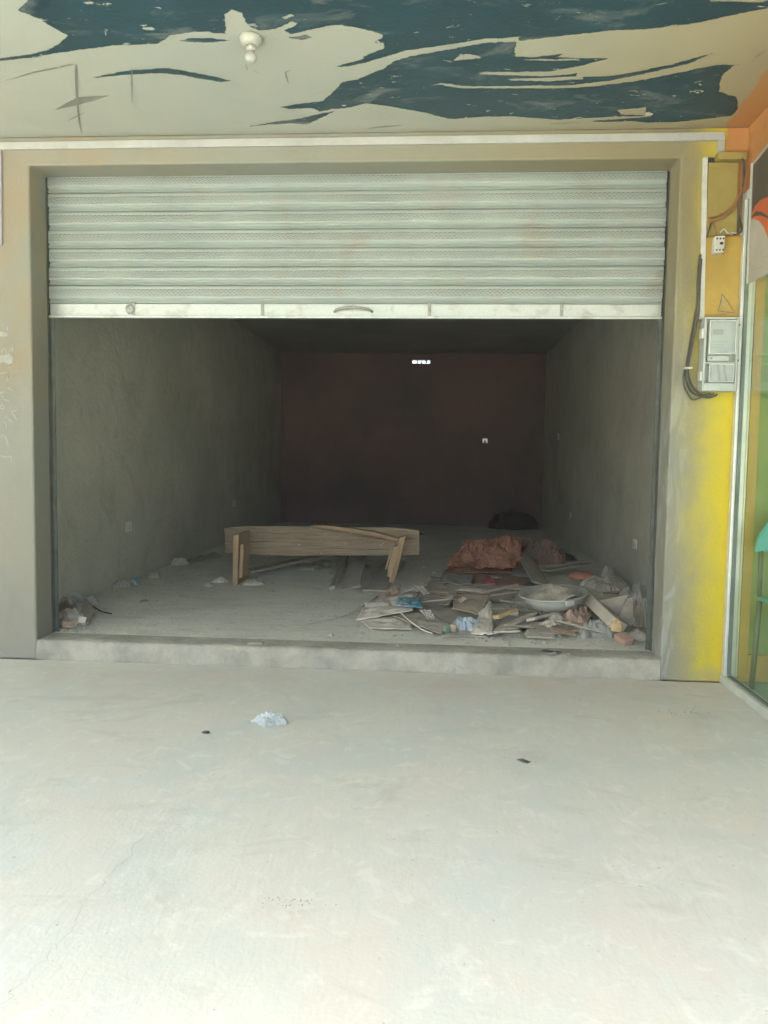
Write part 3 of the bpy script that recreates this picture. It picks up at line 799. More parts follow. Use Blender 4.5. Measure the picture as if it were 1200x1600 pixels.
# chalk writing running down the left pier
CH = [[(-2.876,2.246),(-2.876,2.221)], [(-2.919,2.069),(-2.914,2.094),(-2.896,2.103),(-2.888,2.086),(-2.884,2.069)], [(-2.87,2.077),(-2.852,2.103),(-2.843,2.12),(-2.844,2.069)], [(-2.891,1.916),(-2.868,1.933),(-2.886,1.92),(-2.878,1.895),(-2.9,1.895)],
      [(-2.879,1.844),(-2.857,1.831),(-2.835,1.819)], [(-2.938,1.805),(-2.915,1.818),(-2.902,1.827),(-2.911,1.805)], [(-2.925,1.788),(-2.911,1.784),(-2.921,1.767),(-2.898,1.763),(-2.872,1.755)], [(-2.937,1.716),(-2.921,1.733),(-2.904,1.716),(-2.917,1.703),(-2.937,1.711)],
      [(-2.81,1.7),(-2.855,1.686),(-2.838,1.657),(-2.821,1.627)], [(-2.9,1.652),(-2.874,1.631),(-2.848,1.614)], [(-2.906,1.618),(-2.897,1.596),(-2.893,1.571)], [(-2.935,1.51),(-2.921,1.532),(-2.903,1.515),(-2.89,1.485),(-2.886,1.455)],
      [(-2.865,1.395),(-2.866,1.347)], [(-2.944,1.389),(-2.906,1.381),(-2.865,1.386)], [(-2.933,1.933),(-2.913,1.941),(-2.895,1.946)]]
for i, p in enumerate(CH):
    ribbon_y('chalk_stroke', p, -0.003 - 0.0001 * i, 0.010, M_CHALK, bld)
plate('chalk_smear', [(-2.977,2.051),(-2.897,2.06),(-2.866,2.073),(-2.84,2.048),(-2.845,2.01),(-2.876,1.993),(-2.898,2.014),(-2.978,2.005)], 'y', -0.0052, -0.0048, M_CHALK, bld)
plate('chalk_smear', [(-2.974,2.22),(-2.885,2.212),(-2.872,2.195),(-2.886,2.183),(-2.975,2.182)], 'y', -0.0052, -0.0048, M_CHALK, bld)
M_LAV = simple('pale_lavender_paint', (0.36, 0.36, 0.42), 0.7, 0, None, 4, bstr=0.05, kind='pos')
po = plate('wall_poster', [(-3.17,3.381),(-2.893,3.386),(-2.901,2.777),(-3.184,2.77)], 'y', -0.012, -0.004, M_LAV)
tag(po, 'pale lavender sheet on the wall at the far left, above the chalk writing', 'poster')
# dark gap where the wall foot meets the slab, and the crack across the porch
M_CRACK = simple('crack', (0.36, 0.36, 0.31), 0.95, 0, (0.50, 0.50, 0.44), 40, bstr=0, kind='pos')
rnd = random.Random(4)
def crack(pts, w):
    P = []
    for a, b in zip(pts[:-1], pts[1:]):
        for k in range(5):
            t = k / 5
            P.append((a[0] + (b[0] - a[0]) * t + rnd.uniform(-.012, .012), a[1] + (b[1] - a[1]) * t + rnd.uniform(-.012, .012)))
    P.append(pts[-1])
    ribbon_z('crack', P, 0.003, w, M_CRACK, porch)
crack([(-1.063,-2.583),(-1.071,-2.687),(-1.092,-2.754),(-1.055,-2.852),(-1.056,-2.93),(-1.057,-3.003),(-1.07,-3.064),(-1.077,-3.149),(-1.074,-3.213),(-1.094,-3.277)], 0.0016)
crack([(-1.063,-2.583),(-1.054,-2.499),(-1.054,-2.291)], 0.002)

# ------------------------------------------------------------------ roller shutter
SY = 0.235
sh = thing('roller_shutter', 'galvanised roller shutter pulled one third down across the shop opening', 'shutter', ((XL + XR) / 2, SY, 2.345))
PITCH, STOP = 0.1243, 3.315
prof = [(0.004, 0.000), (-0.006, 0.003), (-0.0115, 0.010), (-0.0135, 0.020), (-0.0150, 0.055), (-0.0135, 0.086), (-0.0050, 0.0895), (0.003, 0.0925),
        (0.0015, 0.099), (-0.0035, 0.107), (-0.0085, 0.115), (-0.0100, 0.1195), (-0.004, 0.1220), (0.006, 0.1243)]
def slat_mesh(seed):
    v, f = [], []
    k = len(prof)
    X0, X1 = XL + 0.012, XR - 0.014
    nx = 60
    for i in range(nx + 1):
        x = X0 + (X1 - X0) * i / nx - sh.location.x
        dn = 0.0035 * n3(x * 1.3, seed * 3.7, 1.0) + 0.0025 * n3(x * 4.1, seed * 2.3, 7.0)
        dz = 0.0016 * n3(x * 0.9, seed * 1.9, 4.0)
        for y, d in prof:
            v.append((x, y + dn, -d + dz))
        for y, d in reversed(prof):
            v.append((x, y + 0.004 + dn, -d + dz))
    K = 2 * k
    for i in range(nx):
        for j in range(K):
            f.append((i * K + j, i * K + (j + 1) % K, (i + 1) * K + (j + 1) % K, (i + 1) * K + j))
    f.append(tuple(range(K - 1, -1, -1))); f.append(tuple(nx * K + j for j in range(K)))
    me = bpy.data.meshes.new('slat'); me.from_pydata(v, [], f); me.update()
    bm = bmesh.new(); bm.from_mesh(me); bmesh.ops.recalc_face_normals(bm, faces=bm.faces); bm.to_mesh(me); bm.free()
    me.materials.append(M_SLAT)
    return me
for i in range(7):
    o = bpy.data.objects.new('slat', slat_mesh(i + 1)); COL.objects.link(o); o.parent = sh
    o.location = (rnd.uniform(-.003, .003), rnd.uniform(-.0015, .0015), STOP - i * PITCH - sh.location.z)
    o.rotation_euler = (rnd.uniform(-.01, .01), rnd.uniform(-.0006, .0006), 0)
boxes('top_rail', [(XL + 0.012, XR - 0.014, SY - 0.022, SY + 0.02, 3.3185, 3.345)], M_SLAT, sh, bevel=0.006)
boxes('head_plate', [(XL + 0.012, XR - 0.014, SY + 0.006, SY + 0.012, 3.3455, CZ - 0.01)], M_GUIDE, sh)
rail = boxes('bottom_rail', [(XL + 0.016, XR - 0.02, SY - 0.014, SY + 0.004, 2.362, 2.4445), (XL + 0.016, XR - 0.02, SY - 0.040, SY + 0.004, 2.345, 2.3615)], M_RAIL, sh, bevel=0.003)
def railpart(name, lst, mat, **kw):
    o = boxes(name, lst, mat, None, **kw)
    o.data.transform(Matrix.Translation(-sh.location)); o.parent = rail
    return o
for px in ((-2.103,2.406), (-1.205,2.407), (-0.073,2.401), (0.8,2.398)):
    railpart('strap', [(px[0] - 0.011, px[0] + 0.011, SY - 0.021, SY - 0.0145, 2.356, 2.455)], M_STRAP, bevel=0.002)
    railpart('rivet', [(px[0] - 0.006, px[0] + 0.006, SY - 0.025, SY - 0.0195, 2.40, 2.412)], M_STEELB, bevel=0.003)
hp = [(-0.713,2.391),(-0.683,2.404),(-0.587,2.417),(-0.487,2.404),(-0.456,2.392)]
o = tube('handle', [(hp[0][0], SY - 0.015, hp[0][1]), (hp[1][0], SY - 0.045, hp[1][1]), (hp[2][0], SY - 0.05, hp[2][1]), (hp[3][0], SY - 0.045, hp[3][1]), (hp[4][0], SY - 0.015, hp[4][1])], 0.009, M_STRAP)
o.data.transform(Matrix.Translation(-sh.location)); o.parent = rail
lk = (-2.126,2.406)
o = lathe('lock', [(0.0, 0.0), (0.03, 0.0), (0.032, 0.006), (0.026, 0.012), (0.012, 0.014), (0.0, 0.014)], M_STRAP, None, 20)
o.data.transform(Matrix.Translation((lk[0], SY - 0.0145, lk[1])) @ Matrix.Rotation(R(90), 4, 'X')); o.data.transform(Matrix.Translation(-sh.location)); o.parent = rail
for x0, x1 in ((XL + 0.0015, XL + 0.028), (XR - 0.03, XR - 0.0015)):
    inn = x1 if x0 < 0 else x0
    boxes('guide_channel', [(x0, x1, SY + 0.016, SY + 0.022, FZ + 0.001, 3.30), (x0, x0 + 0.004, SY - 0.028, SY + 0.0155, FZ + 0.001, 3.30) if x0 < 0 else (x1 - 0.004, x1, SY - 0.028, SY + 0.0155, FZ + 0.001, 3.30)],
          M_GUIDE, sh)
o = lathe('barrel', [(0.0, -2.2), (0.15, -2.2), (0.16, -1.0), (0.16, 1.0), (0.15, 2.2), (0.0, 2.2)], M_SLAT, None, 24)
o.data.transform(Matrix.Translation((sh.location.x, 0.46, 3.25)) @ Matrix.Rotation(R(90), 4, 'Y')); o.data.transform(Matrix.Translation(-sh.location)); o.parent = sh

M_LAMP = simple('yellowed_lamp_plastic', (0.36, 0.38, 0.34), 0.4, 0, (0.30, 0.315, 0.28), 14, bstr=0.05)
# ------------------------------------------------------------------ lamp holder on the ceiling
lx, ly = (-0.959,-1.124)
lamp = thing('ceiling_lamp', 'white round lamp holder with a small bulb under the painted ceiling', 'lamp', (lx, ly, CZ))
lathe('rose', [(0.0, 0.0), (0.052, 0.0), (0.056, -0.012), (0.05, -0.034), (0.036, -0.045), (0.0, -0.045)], M_LAMP, lamp, 28, (lx, ly, CZ))
lathe('socket', [(0.0, -0.0455), (0.025, -0.0455), (0.024, -0.063), (0.020, -0.070), (0.0, -0.070)], M_LAMP, lamp, 20, (lx, ly, CZ))
lathe('bulb', [(0.0, -0.0705), (0.016, -0.0705), (0.019, -0.076), (0.030, -0.092), (0.031, -0.106), (0.025, -0.119), (0.012, -0.126), (0.0, -0.127)], M_LAMP, lamp, 22, (lx, ly, CZ))

# ------------------------------------------------------------------ electrics on the right pier
def wall_box(name, px, d0, d1, mat, label=None, cat=None, parent=None, bevel=0.003):
    o = plate(name, px, 'y', d1, d0, mat, parent, bevel=bevel)
    if label: tag(o, label, cat)
    return o
wall_box('yellow_ledge', [(1.671,3.304),(1.837,3.302),(1.839,3.26),(1.669,3.262)], -0.0005, -0.06, M_YBOARD, 'small yellow ledge over the ochre board on the right pier', 'ledge')
vg = thing('vent_grille', 'tiny dark slotted grille beside the yellow ledge', 'grille', ((1.642,3.274)[0], 0, (1.642,3.274)[1]))
wall_box('frame', [(1.626,3.29),(1.664,3.289),(1.666,3.258),(1.627,3.259)], -0.0005, -0.010, M_GUIDE, parent=vg, bevel=0)
for k in range(4):
    bx_, bz_ = (1.63,3.286)
    boxes('slot', [(bx_ + 0.010 * k, bx_ + 0.010 * k + 0.005, -0.014, -0.0105, bz_ - 0.026, bz_)], M_DARKP, vg)
wall_box('cable_trunking', [(1.595,3.286),(1.622,3.286),(1.642,2.304),(1.615,2.304)], -0.0005, -0.028, M_WHITE, 'long white vertical cable trunking left of the yellow boards', 'trunking', bevel=0.003)
wall_box('meter_board', [(1.629,3.255),(1.808,3.253),(1.816,2.82),(1.631,2.814)], -0.0005, -0.022, M_YBOARD, 'ochre board crossed by the orange flexible conduit', 'board')
JB = [(1.631,2.798),(1.878,2.809),(1.877,2.758),(1.862,2.743),(1.875,2.719),(1.861,2.688),(1.877,2.657),(1.859,2.633),(1.849,2.594),(1.87,2.567),(1.848,2.532),(1.865,2.493),(1.84,2.461),(1.857,2.422),(1.839,2.383),(1.857,2.336),(1.851,2.308),(1.644,2.3)]
wall_box('backing_board', JB, -0.0005, -0.020, M_OBOARD, 'orange yellow board with a jagged right edge above the electricity meter', 'board', bevel=0.001)
ld = [(1.743,2.461),(1.724,2.355),(1.826,2.343)]
tg = thing('hazard_sticker', 'faint dark triangle mark on the orange yellow board', 'sticker', (ld[0][0], -0.0205, ld[1][1]))
for a, b in ((0, 1), (1, 2), (0, 2)):
    ribbon_y('stroke', [ld[a], ((ld[a][0] + ld[b][0]) / 2 + 0.004, (ld[a][1] + ld[b][1]) / 2), ld[b]], -0.0215 - 0.0002 * (a + b), 0.006, M_GUIDE, tg)
ribbon_y('stroke', [(1.747,2.442),(1.754,2.391),(1.771,2.347)], -0.0223, 0.012, M_WOODG, tg)

bp = [(1.67,2.798),(1.728,2.801),(1.727,2.7),(1.667,2.696)]
br = thing('circuit_breaker', 'white circuit breaker at the top of the orange yellow board', 'breaker', (bp[0][0], -0.021, bp[3][1]))
wall_box('body', bp, -0.0205, -0.075, M_WHITE, parent=br, bevel=0.005)
bw_, bz0, bz1 = bp[1][0] - bp[0][0], bp[3][1], bp[0][1]
boxes('face', [(bp[3][0] + 0.010, bp[2][0] - 0.004, -0.088, -0.0755, bz0 + 0.035, bz1 - 0.035)], M_WHITE, br, bevel=0.003)
for k in range(3):
    boxes('screw', [(bp[3][0] + 0.010 + 0.019 * k, bp[3][0] + 0.018 + 0.019 * k, -0.079, -0.0755, bz1 - 0.022, bz1 - 0.012)], M_DARKP, br)
    boxes('screw', [(bp[3][0] + 0.010 + 0.019 * k, bp[3][0] + 0.018 + 0.019 * k, -0.079, -0.0755, bz0 + 0.012, bz0 + 0.022)], M_DARKP, br)
boxes('toggle', [(bp[3][0] + 0.026, bp[3][0] + 0.044, -0.102, -0.0885, (bz0 + bz1) / 2 - 0.006, (bz0 + bz1) / 2 + 0.008)], M_DARKP, br, bevel=0.003)

# meter box
mp = [(1.629,2.304),(1.827,2.304),(1.822,1.848),(1.626,1.854)]
mx0, mx1, mz0, mz1 = -0.006 + (mp[0][0] + mp[3][0]) / 2, (mp[1][0] + mp[2][0]) / 2, mp[3][1], mp[0][1]
MW, MH = mx1 - mx0, mz1 - mz0
mb = thing('electricity_meter', 'grey electricity meter box with two clear windows on the right pier', 'meter', (mx0 + MW / 2, 0, mz0))
M_MBOX = simple('pale_grey_plastic', (0.44, 0.50, 0.48), 0.45, 0, (0.36, 0.41, 0.39), 6, bstr=0.05)
boxes('back_case', [(mx0, mx1, -0.055, -0.0005, mz0, mz1)], M_MBOX, mb, bevel=0.012)
boxes('rim', [(mx0 - 0.002, mx0 + 0.012, -0.105, -0.0555, mz0, mz1), (mx1 - 0.012, mx1 + 0.002, -0.105, -0.0555, mz0, mz1),
              (mx0 + 0.0125, mx1 - 0.0125, -0.105, -0.0555, mz1 - 0.014, mz1), (mx0 + 0.0125, mx1 - 0.0125, -0.105, -0.0555, mz0, mz0 + 0.05),
              (mx0 + 0.0125, mx1 - 0.0125, -0.095, -0.0555, mz0 + MH * 0.37, mz0 + MH * 0.40)], M_MBOX, mb, bevel=0.004)
met = boxes('meter_unit', [(mx0 + 0.03, mx1 - 0.03, -0.088, -0.0555, mz0 + MH * 0.50, mz1 - 0.03)], M_WHITE, mb, bevel=0.006)
def sub(name, lst, mat, par, **kw):
    o = boxes(name, lst, mat, None, **kw); o.data.transform(Matrix.Translation(-mb.location)); o.parent = par; return o
sub('display', [(mx0 + 0.055, mx1 - 0.085, -0.0905, -0.0885, mz1 - 0.105, mz1 - 0.072)], M_GUIDE, met)
for k in range(3):
    sub('print_line', [(mx0 + 0.05, mx1 - 0.06 - 0.02 * k, -0.0895, -0.0885, mz1 - 0.150 - 0.018 * k, mz1 - 0.146 - 0.018 * k)], M_STEELB, met)
for k in range(4):
    sub('key', [(mx0 + 0.07 + 0.028 * k, mx0 + 0.088 + 0.028 * k, -0.0935, -0.0885, mz0 + MH * 0.54, mz0 + MH * 0.565)], M_MBOX, met, bevel=0.002)
boxes('terminal_block', [(mx0 + 0.03, mx1 - 0.04, -0.08, -0.0555, mz0 + MH * 0.41, mz0 + MH * 0.485)], M_MBOX, mb, bevel=0.004)
boxes('terminal_screw', [(mx0 + 0.05, mx0 + 0.06, -0.083, -0.0805, mz0 + MH * 0.44, mz0 + MH * 0.46)], M_DARKP, mb)
for k, dx in enumerate((0.0, 0.05, 0.085)):
    tube('wire', [(mx0 + 0.05 + dx, -0.066, mz0 + MH * 0.365), (mx0 + 0.058 + dx, -0.072, mz0 + MH * 0.25), (mx0 + 0.052 + dx * 1.25, -0.066, mz0 + 0.058)], 0.006, M_CABLE, mb, 6)
boxes('window', [(mx0 + 0.028, mx1 - 0.018, -0.112, -0.1055, mz0 + MH * 0.50, mz1 - 0.022)], M_CLEAR, mb, bevel=0.006)
boxes('window', [(mx0 + 0.034, mx1 - 0.024, -0.112, -0.1055, mz0 + 0.055, mz0 + MH * 0.365)], M_CLEAR, mb, bevel=0.006)
for (a_, b_, c_, d_) in ((mx0 + 0.028, mx1 - 0.018, mz0 + MH * 0.50, mz1 - 0.022), (mx0 + 0.034, mx1 - 0.024, mz0 + 0.055, mz0 + MH * 0.365)):
    boxes('window_frame', [(a_ - 0.002, a_ + 0.003, -0.116, -0.1125, c_, d_), (b_ - 0.003, b_ + 0.002, -0.116, -0.1125, c_, d_), (a_ + 0.0035, b_ - 0.0035, -0.116, -0.1125, d_ - 0.004, d_ + 0.001), (a_ + 0.0035, b_ - 0.0035, -0.116, -0.1125, c_ - 0.001, c_ + 0.004)], M_WHITE, mb)
for z_ in (0.78, 0.2):
    boxes('hinge', [(mx0 - 0.016, mx0 - 0.0025, -0.10, -0.05, mz0 + MH * z_ - 0.03, mz0 + MH * z_ + 0.03)], M_WHITE, mb, bevel=0.003)
for z_ in (0.9, 0.42):
    boxes('screw', [(mx1 + 0.0025, mx1 + 0.014, -0.09, -0.07, mz0 + MH * z_ - 0.007, mz0 + MH * z_ + 0.007)], M_DARKP, mb, bevel=0.003)
wb = [(1.831,1.968),(1.898,1.956),(1.894,1.853),(1.828,1.86)]
wall_box('paint_scrape', wb, -0.0005, -0.003, M_MBOX, parent=bld, bevel=0)

# cables
def cable(px, dep, r, label, mat=M_CABLE, group=None, name='cable'):
    o = tube(name, [(a, -dep - 0.012 * math.sin(i * 1.3), b) for i, (a, b) in enumerate(px)], r, mat, None, 8, 6)
    return tag(o, label, 'cable', group)
GR = 'black cables looping down beside the meter'
cable([(1.597,2.697),(1.586,2.579),(1.589,2.422),(1.585,2.323),(1.564,2.165),(1.539,2.005),(1.538,1.937),(1.564,1.874),(1.609,1.838),(1.688,1.819),(1.738,1.839)], 0.030, 0.006, 'outermost black cable looping under the electricity meter', group=GR)
cable([(1.602,2.665),(1.595,2.54),(1.598,2.382),(1.593,2.303),(1.572,2.153),(1.547,2.001),(1.562,1.914),(1.604,1.858),(1.668,1.827),(1.715,1.843)], 0.048, 0.0055, 'inner black cable curving under the electricity meter from the trunking', group=GR)
cable([(1.593,2.689),(1.585,2.501),(1.596,2.343),(1.575,2.185),(1.55,2.017),(1.544,1.965),(1.555,1.906),(1.588,1.858),(1.636,1.834),(1.691,1.843)], 0.060, 0.005, 'thin middle black cable of the bundle beside the meter', group=GR)
cable([(1.535,2.005),(1.522,1.945),(1.532,1.885),(1.57,1.826),(1.598,1.806),(1.637,1.818)], 0.035, 0.005, 'short loose black cable end left of the meter', group=GR)
tie = (1.545,1.997)
tag(boxes('cable_tie', [(tie[0] - 0.026, tie[0] + 0.020, -0.085, -0.018, tie[1] - 0.006, tie[1] + 0.006)], M_WHITE, None, bevel=0.003), 'white tie round the black cables left of the meter', 'cable tie')
cable([(1.825,3.299),(1.834,3.199),(1.827,3.084),(1.821,2.968),(1.832,2.89),(1.838,2.844),(1.812,2.813)], 0.040, 0.006, 'outer dark cable down the right side of the ochre board', group='cables beside the ochre board')
cable([(1.814,3.299),(1.823,3.18),(1.823,3.084),(1.813,2.968),(1.813,2.883),(1.812,2.821),(1.782,2.809)], 0.052, 0.005, 'inner dark cable down the right side of the ochre board', group='cables beside the ochre board')
cable([(1.826,3.207),(1.826,3.103),(1.796,3.014),(1.745,2.953),(1.684,2.922),(1.638,2.911)], 0.045, 0.007, 'orange flexible conduit sweeping across the ochre board', M_ORANGE_FLEX, name='flexible_conduit')
cable([(1.82,3.084),(1.797,2.987),(1.746,2.926),(1.693,2.903),(1.647,2.891)], 0.036, 0.0045, 'thin orange wire sagging below the orange conduit', M_ORANGE_FLEX, name='wire')
cable([(1.658,2.891),(1.676,2.845),(1.682,2.798)], 0.040, 0.004, 'short red wire into the top of the circuit breaker', M_ORANGE_FLEX, name='wire')
cable([(1.655,2.884),(1.637,2.833),(1.631,2.798)], 0.034, 0.004, 'short dark wire left of the circuit breaker', name='wire')
cable([(1.711,2.829),(1.73,2.848),(1.754,2.825),(1.781,2.832),(1.812,2.828),(1.843,2.816)], 0.034, 0.004, 'frayed pale wire lying along the top of the orange yellow board', M_WHITE, name='wire')

# ------------------------------------------------------------------ glazed shop front on the right
gs = thing('glazed_shopfront', 'green tinted glass shopfront with pale aluminium frame beside the yellow pier', 'shopfront', (XW, 0, 0))
GY0 = -3.4
boxes('sill', [(XW - 0.030, XW + 0.05, GY0, -0.0015, 0.001, 0.055)], M_ALU, gs, bevel=0.004)
boxes('post', [(XW - 0.022, XW + 0.05, -0.052, -0.0015, 0.0555, 3.02)], M_ALU, gs, bevel=0.004)
boxes('post', [(XW - 0.022, XW + 0.05, GY0, GY0 + 0.05, 0.0555, 3.02)], M_ALU, gs, bevel=0.004)
boxes('gasket', [(XW - 0.004, XW + 0.018, -0.066, -0.0525, 0.07, 3.02)], M_RUBBER, gs)
boxes('gasket', [(XW - 0.004, XW + 0.018, GY0 + 0.06, -0.0665, 0.0555, 0.066)], M_RUBBER, gs)
boxes('inner_post', [(XW + 0.052, XW + 0.062, -0.050, -0.0015, 0.0555, 3.02)], M_ALU, gs)
boxes('head', [(XW - 0.022, XW + 0.05, GY0, -0.0015, 3.0205, 3.07)], M_ALU, gs, bevel=0.004)
boxes('pane', [(XW + 0.004, XW + 0.010, GY0 + 0.06, -0.060, 0.066, 3.02)], M_GLASS, gs)
boxes('upper_wall', [(XW, XW + 0.15, GY0, -0.0015, 3.0705, CZ - 0.001)], M_ORANGE, gs)
boxes('room_wall', [(4.6, 4.7, GY0, 0.0, 0, CZ - 0.002)], M_GREENW, gs)
boxes('room_wall', [(1.9895, 4.6, -0.04, -0.0015, 0, CZ - 0.002)], M_GREENW, gs)
boxes('inner_pier', [(1.933, 1.988, -0.06, -0.0015, 0, CZ - 0.002)], M_TAN, gs)
boxes('skirting', [(1.9895, 4.6, -0.06, -0.0405, 0.031, 0.20)], M_TAN, gs)
boxes('room_floor', [(XW + 0.055, 4.6, GY0, -0.0015, 0.002, 0.03)], M_TEALF, gs)
boxes('end_wall', [(XW + 0.06, 4.6, GY0 - 0.1, GY0 - 0.01, 3.1, CZ - 0.002)], M_ORANGE, gs)

# sign sheet fixed over the upper glass
M_SDARK = simple('sign_dark_print', (0.085, 0.075, 0.06), 0.5, 0, None, 3, bstr=0, kind='pos')
M_SORNG = simple('sign_orange_print', (0.60, 0.14, 0.045), 0.5, 0, None, 3, bstr=0, kind='pos')
M_SGREY = simple('sign_grey_print', (0.46, 0.44, 0.38), 0.5, 0, None, 3, bstr=0, kind='pos')
sx = XW - 0.024
so = [(-0.144,3.206),(-0.356,3.233),(-0.668,3.266),(-1.061,3.308),(-1.149,2.48),(-0.756,2.473),(-0.441,2.485),(-0.162,2.488)]
sg = thing('shop_sign', 'sign sheet with dark top and orange swoosh on the upper glass', 'sign', (sx, so[0][0], so[-1][1]))
plate('backing', so, 'x', sx, sx + 0.004, M_SGREY, sg)
def ink(name, poly, k, mat): plate(name, poly, 'x', sx - 0.0008 - 0.0006 * k, sx - 0.0002 - 0.0006 * k, mat, sg)
ink('dark_print', [(-0.161,3.185),(-0.358,3.211),(-0.671,3.239),(-1.064,3.283),(-1.115,2.8),(-0.715,2.841),(-0.391,2.922),(-0.286,2.932),(-0.166,2.9)], 0, M_SDARK)
ink('orange_swoosh', [(-0.166,2.9),(-0.214,2.93),(-0.285,2.94),(-0.391,2.926),(-0.714,2.854),(-1.113,2.818),(-1.152,2.456),(-0.565,2.48),(-0.418,2.687),(-0.358,2.761),(-0.29,2.818),(-0.213,2.856),(-0.165,2.867)], 1, M_SORNG)
ink('dark_swoosh', [(-0.168,2.885),(-0.236,2.893),(-0.311,2.866),(-0.403,2.815),(-0.738,2.636),(-0.741,2.609),(-0.405,2.801),(-0.295,2.851),(-0.22,2.87),(-0.169,2.873)], 2, M_SDARK)
for k in range(3):
    ink('fine_print', [[(-0.189,2.579),(-0.273,2.573),(-0.273,2.571),(-0.189,2.577)], [(-0.191,2.56),(-0.347,2.548),(-0.348,2.545),(-0.192,2.557)], [(-0.36,2.595),(-0.42,2.59),(-0.421,2.586),(-0.36,2.591)]][k], 3, M_STEELB)
ribbon = [(-0.126,3.206),(-0.154,3.202),(-0.169,2.49),(-0.142,2.492)]
plate('white_edge', ribbon, 'x', sx - 0.004, sx - 0.0025, M_WHITE, sg)

# turquoise chair behind the glass
ca, cb = [(1.938,0.875),(2.012,1.06)]
CX = ca[0] + 0.24
ch = thing('plastic_chair', 'turquoise plastic chair standing behind the green glass', 'chair', (CX, -0.4, 0.03))
def chp(name, lst, **kw): return boxes(name, lst, M_TURQ, ch, **kw)
bz = ca[1]
chp('seat', [(CX - 0.21, CX + 0.22, -0.62, -0.20, bz - 0.30, bz - 0.27)], bevel=0.015)
plate('backrest', [(CX - 0.24, bz), (CX - 0.225, bz + 0.09), (CX - 0.17, bz + 0.18), (CX - 0.09, bz + 0.235), (CX, bz + 0.25), (CX + 0.09, bz + 0.235), (CX + 0.17, bz + 0.18), (CX + 0.225, bz + 0.09), (CX + 0.24, bz)], 'y', -0.22, -0.19, M_TURQ, ch, bevel=0.012)
M_LEG = simple('dark_green_metal', (0.09, 0.15, 0.13), 0.5, 0.2, None, 6, bstr=0)
for sx_ in (-0.20, 0.20):
    tube('back_post', [(CX + sx_, -0.205, bz + 0.02), (CX + sx_, -0.21, bz - 0.27)], 0.014, M_LEG, ch, 8, 1)
for (ax, ay) in ((-0.19, -0.60), (0.20, -0.60), (-0.20, -0.22), (0.20, -0.22)):
    tube('leg', [(CX + ax, ay, bz - 0.30), (CX + ax * (1.12 if ay > -0.5 or ax > 0 else 0.98), ay, 0.031)], 0.016, M_LEG, ch, 8, 1)

# ------------------------------------------------------------------ wall sockets
def socket(x, y, z, side, label):
    t = thing('wall_socket', label, 'socket', (x, y, z), 'wall sockets in the shop')
    s = 1 if side == 'L' else -1
    a, b = (x + 0.0005, x + 0.013) if s > 0 else (x - 0.013, x - 0.0005)
    boxes('plate', [(a, b, y - 0.073, y + 0.073, z - 0.05, z + 0.05)], M_SOCK, t, bevel=0.004)
    c, d = (x + 0.0135, x + 0.019) if s > 0 else (x - 0.019, x - 0.0135)
    boxes('switch', [(c, d, y - 0.045, y - 0.02, z + 0.01, z + 0.035)], M_SOCK, t, bevel=0.002)
    for dy, dz in ((0.01, 0.015), (-0.004, -0.015), (0.024, -0.015)):
        boxes('pin_hole', [(c, c + 0.002, y + dy, y + dy + 0.008, z + dz - 0.006, z + dz + 0.006)], M_DARKP, t)
socket(RL, *(2.516,0.689), 'L', 'white wall socket low on the left wall nearest the opening')
socket(RL, *(6.548,0.696), 'L', 'faint wall socket farther back on the left wall')
socket(RR, *(3.016,0.575), 'R', 'white wall socket low on the right wall nearest the opening')
socket(RR, *(6.865,0.599), 'R', 'faint wall socket low on the right wall farther back')
socket(RR, *(8.286,1.841), 'R', 'faint switch plate high on the right wall near the back')

# ------------------------------------------------------------------ overturned bench
bench = thing('wooden_bench', 'broken wooden bench tipped so that its seat plank faces the porch', 'bench', (-1.2, 2.6, FZ))
M_SPLIT = simple('dark_split', (0.07, 0.055, 0.04), 0.95, 0, None, 10, bstr=0)
def bsplit(pts, w):
    ribbon_y('split', pts, 2.866, w, M_SPLIT, bench)
bsplit([(-2.2,0.523),(-2.064,0.532),(-1.887,0.523),(-1.738,0.533)], 0.006)
bsplit([(-1.4,0.46),(-1.065,0.481),(-0.698,0.469),(-0.532,0.48)], 0.005)
bsplit([(-0.8,0.607),(-0.534,0.586),(-0.27,0.599),(-0.171,0.594)], 0.006)
bsplit([(-1.874,0.624),(-1.604,0.616),(-1.402,0.634)], 0.004)
def bplank():
    n = 26
    v, f = [], []
    top = [(-2.215,0.656),(-2.113,0.675),(-1.875,0.69),(-1.537,0.694),(-1.202,0.698),(-0.801,0.7),(-0.47,0.707),(-0.272,0.691),(-0.173,0.676)]
    bot = [(-2.201,0.401),(-2.044,0.398),(-1.874,0.388),(-1.535,0.389),(-1.199,0.397),(-0.798,0.407),(-0.532,0.413),(-0.3,0.418),(-0.168,0.428)]
    def at(L, t):
        k = t * (len(L) - 1); i = min(int(k), len(L) - 2); u = k - i
        return (L[i][0] * (1 - u) + L[i + 1][0] * u, L[i][1] * (1 - u) + L[i + 1][1] * u)
    for i in range(n + 1):
        t = i / n
        (a, b), (c, d) = at(top, t), at(bot, t)
        w = 0.003 * n3(t * 9, 1, 1); w2 = 0.004 * n3(t * 11, 3, 1)
        v += [(c, 2.87, d + w2), (a, 2.88, b + w), (a, 2.915, b + w), (c, 2.905, d + w2)]
    for i in range(n):
        for k in range(4): f.append((i * 4 + k, i * 4 + (k + 1) % 4, i * 4 + 4 + (k + 1) % 4, i * 4 + 4 + k))
    f.append((3, 2, 1, 0)); f.append((n * 4, n * 4 + 1, n * 4 + 2, n * 4 + 3))
    o = mesh('seat', rel(v, bench), f, M_WOOD, bench, bevel=0.004)
    bm = bmesh.new(); bm.from_mesh(o.data); bmesh.ops.recalc_face_normals(bm, faces=bm.faces); bm.to_mesh(o.data); bm.free()
bplank()
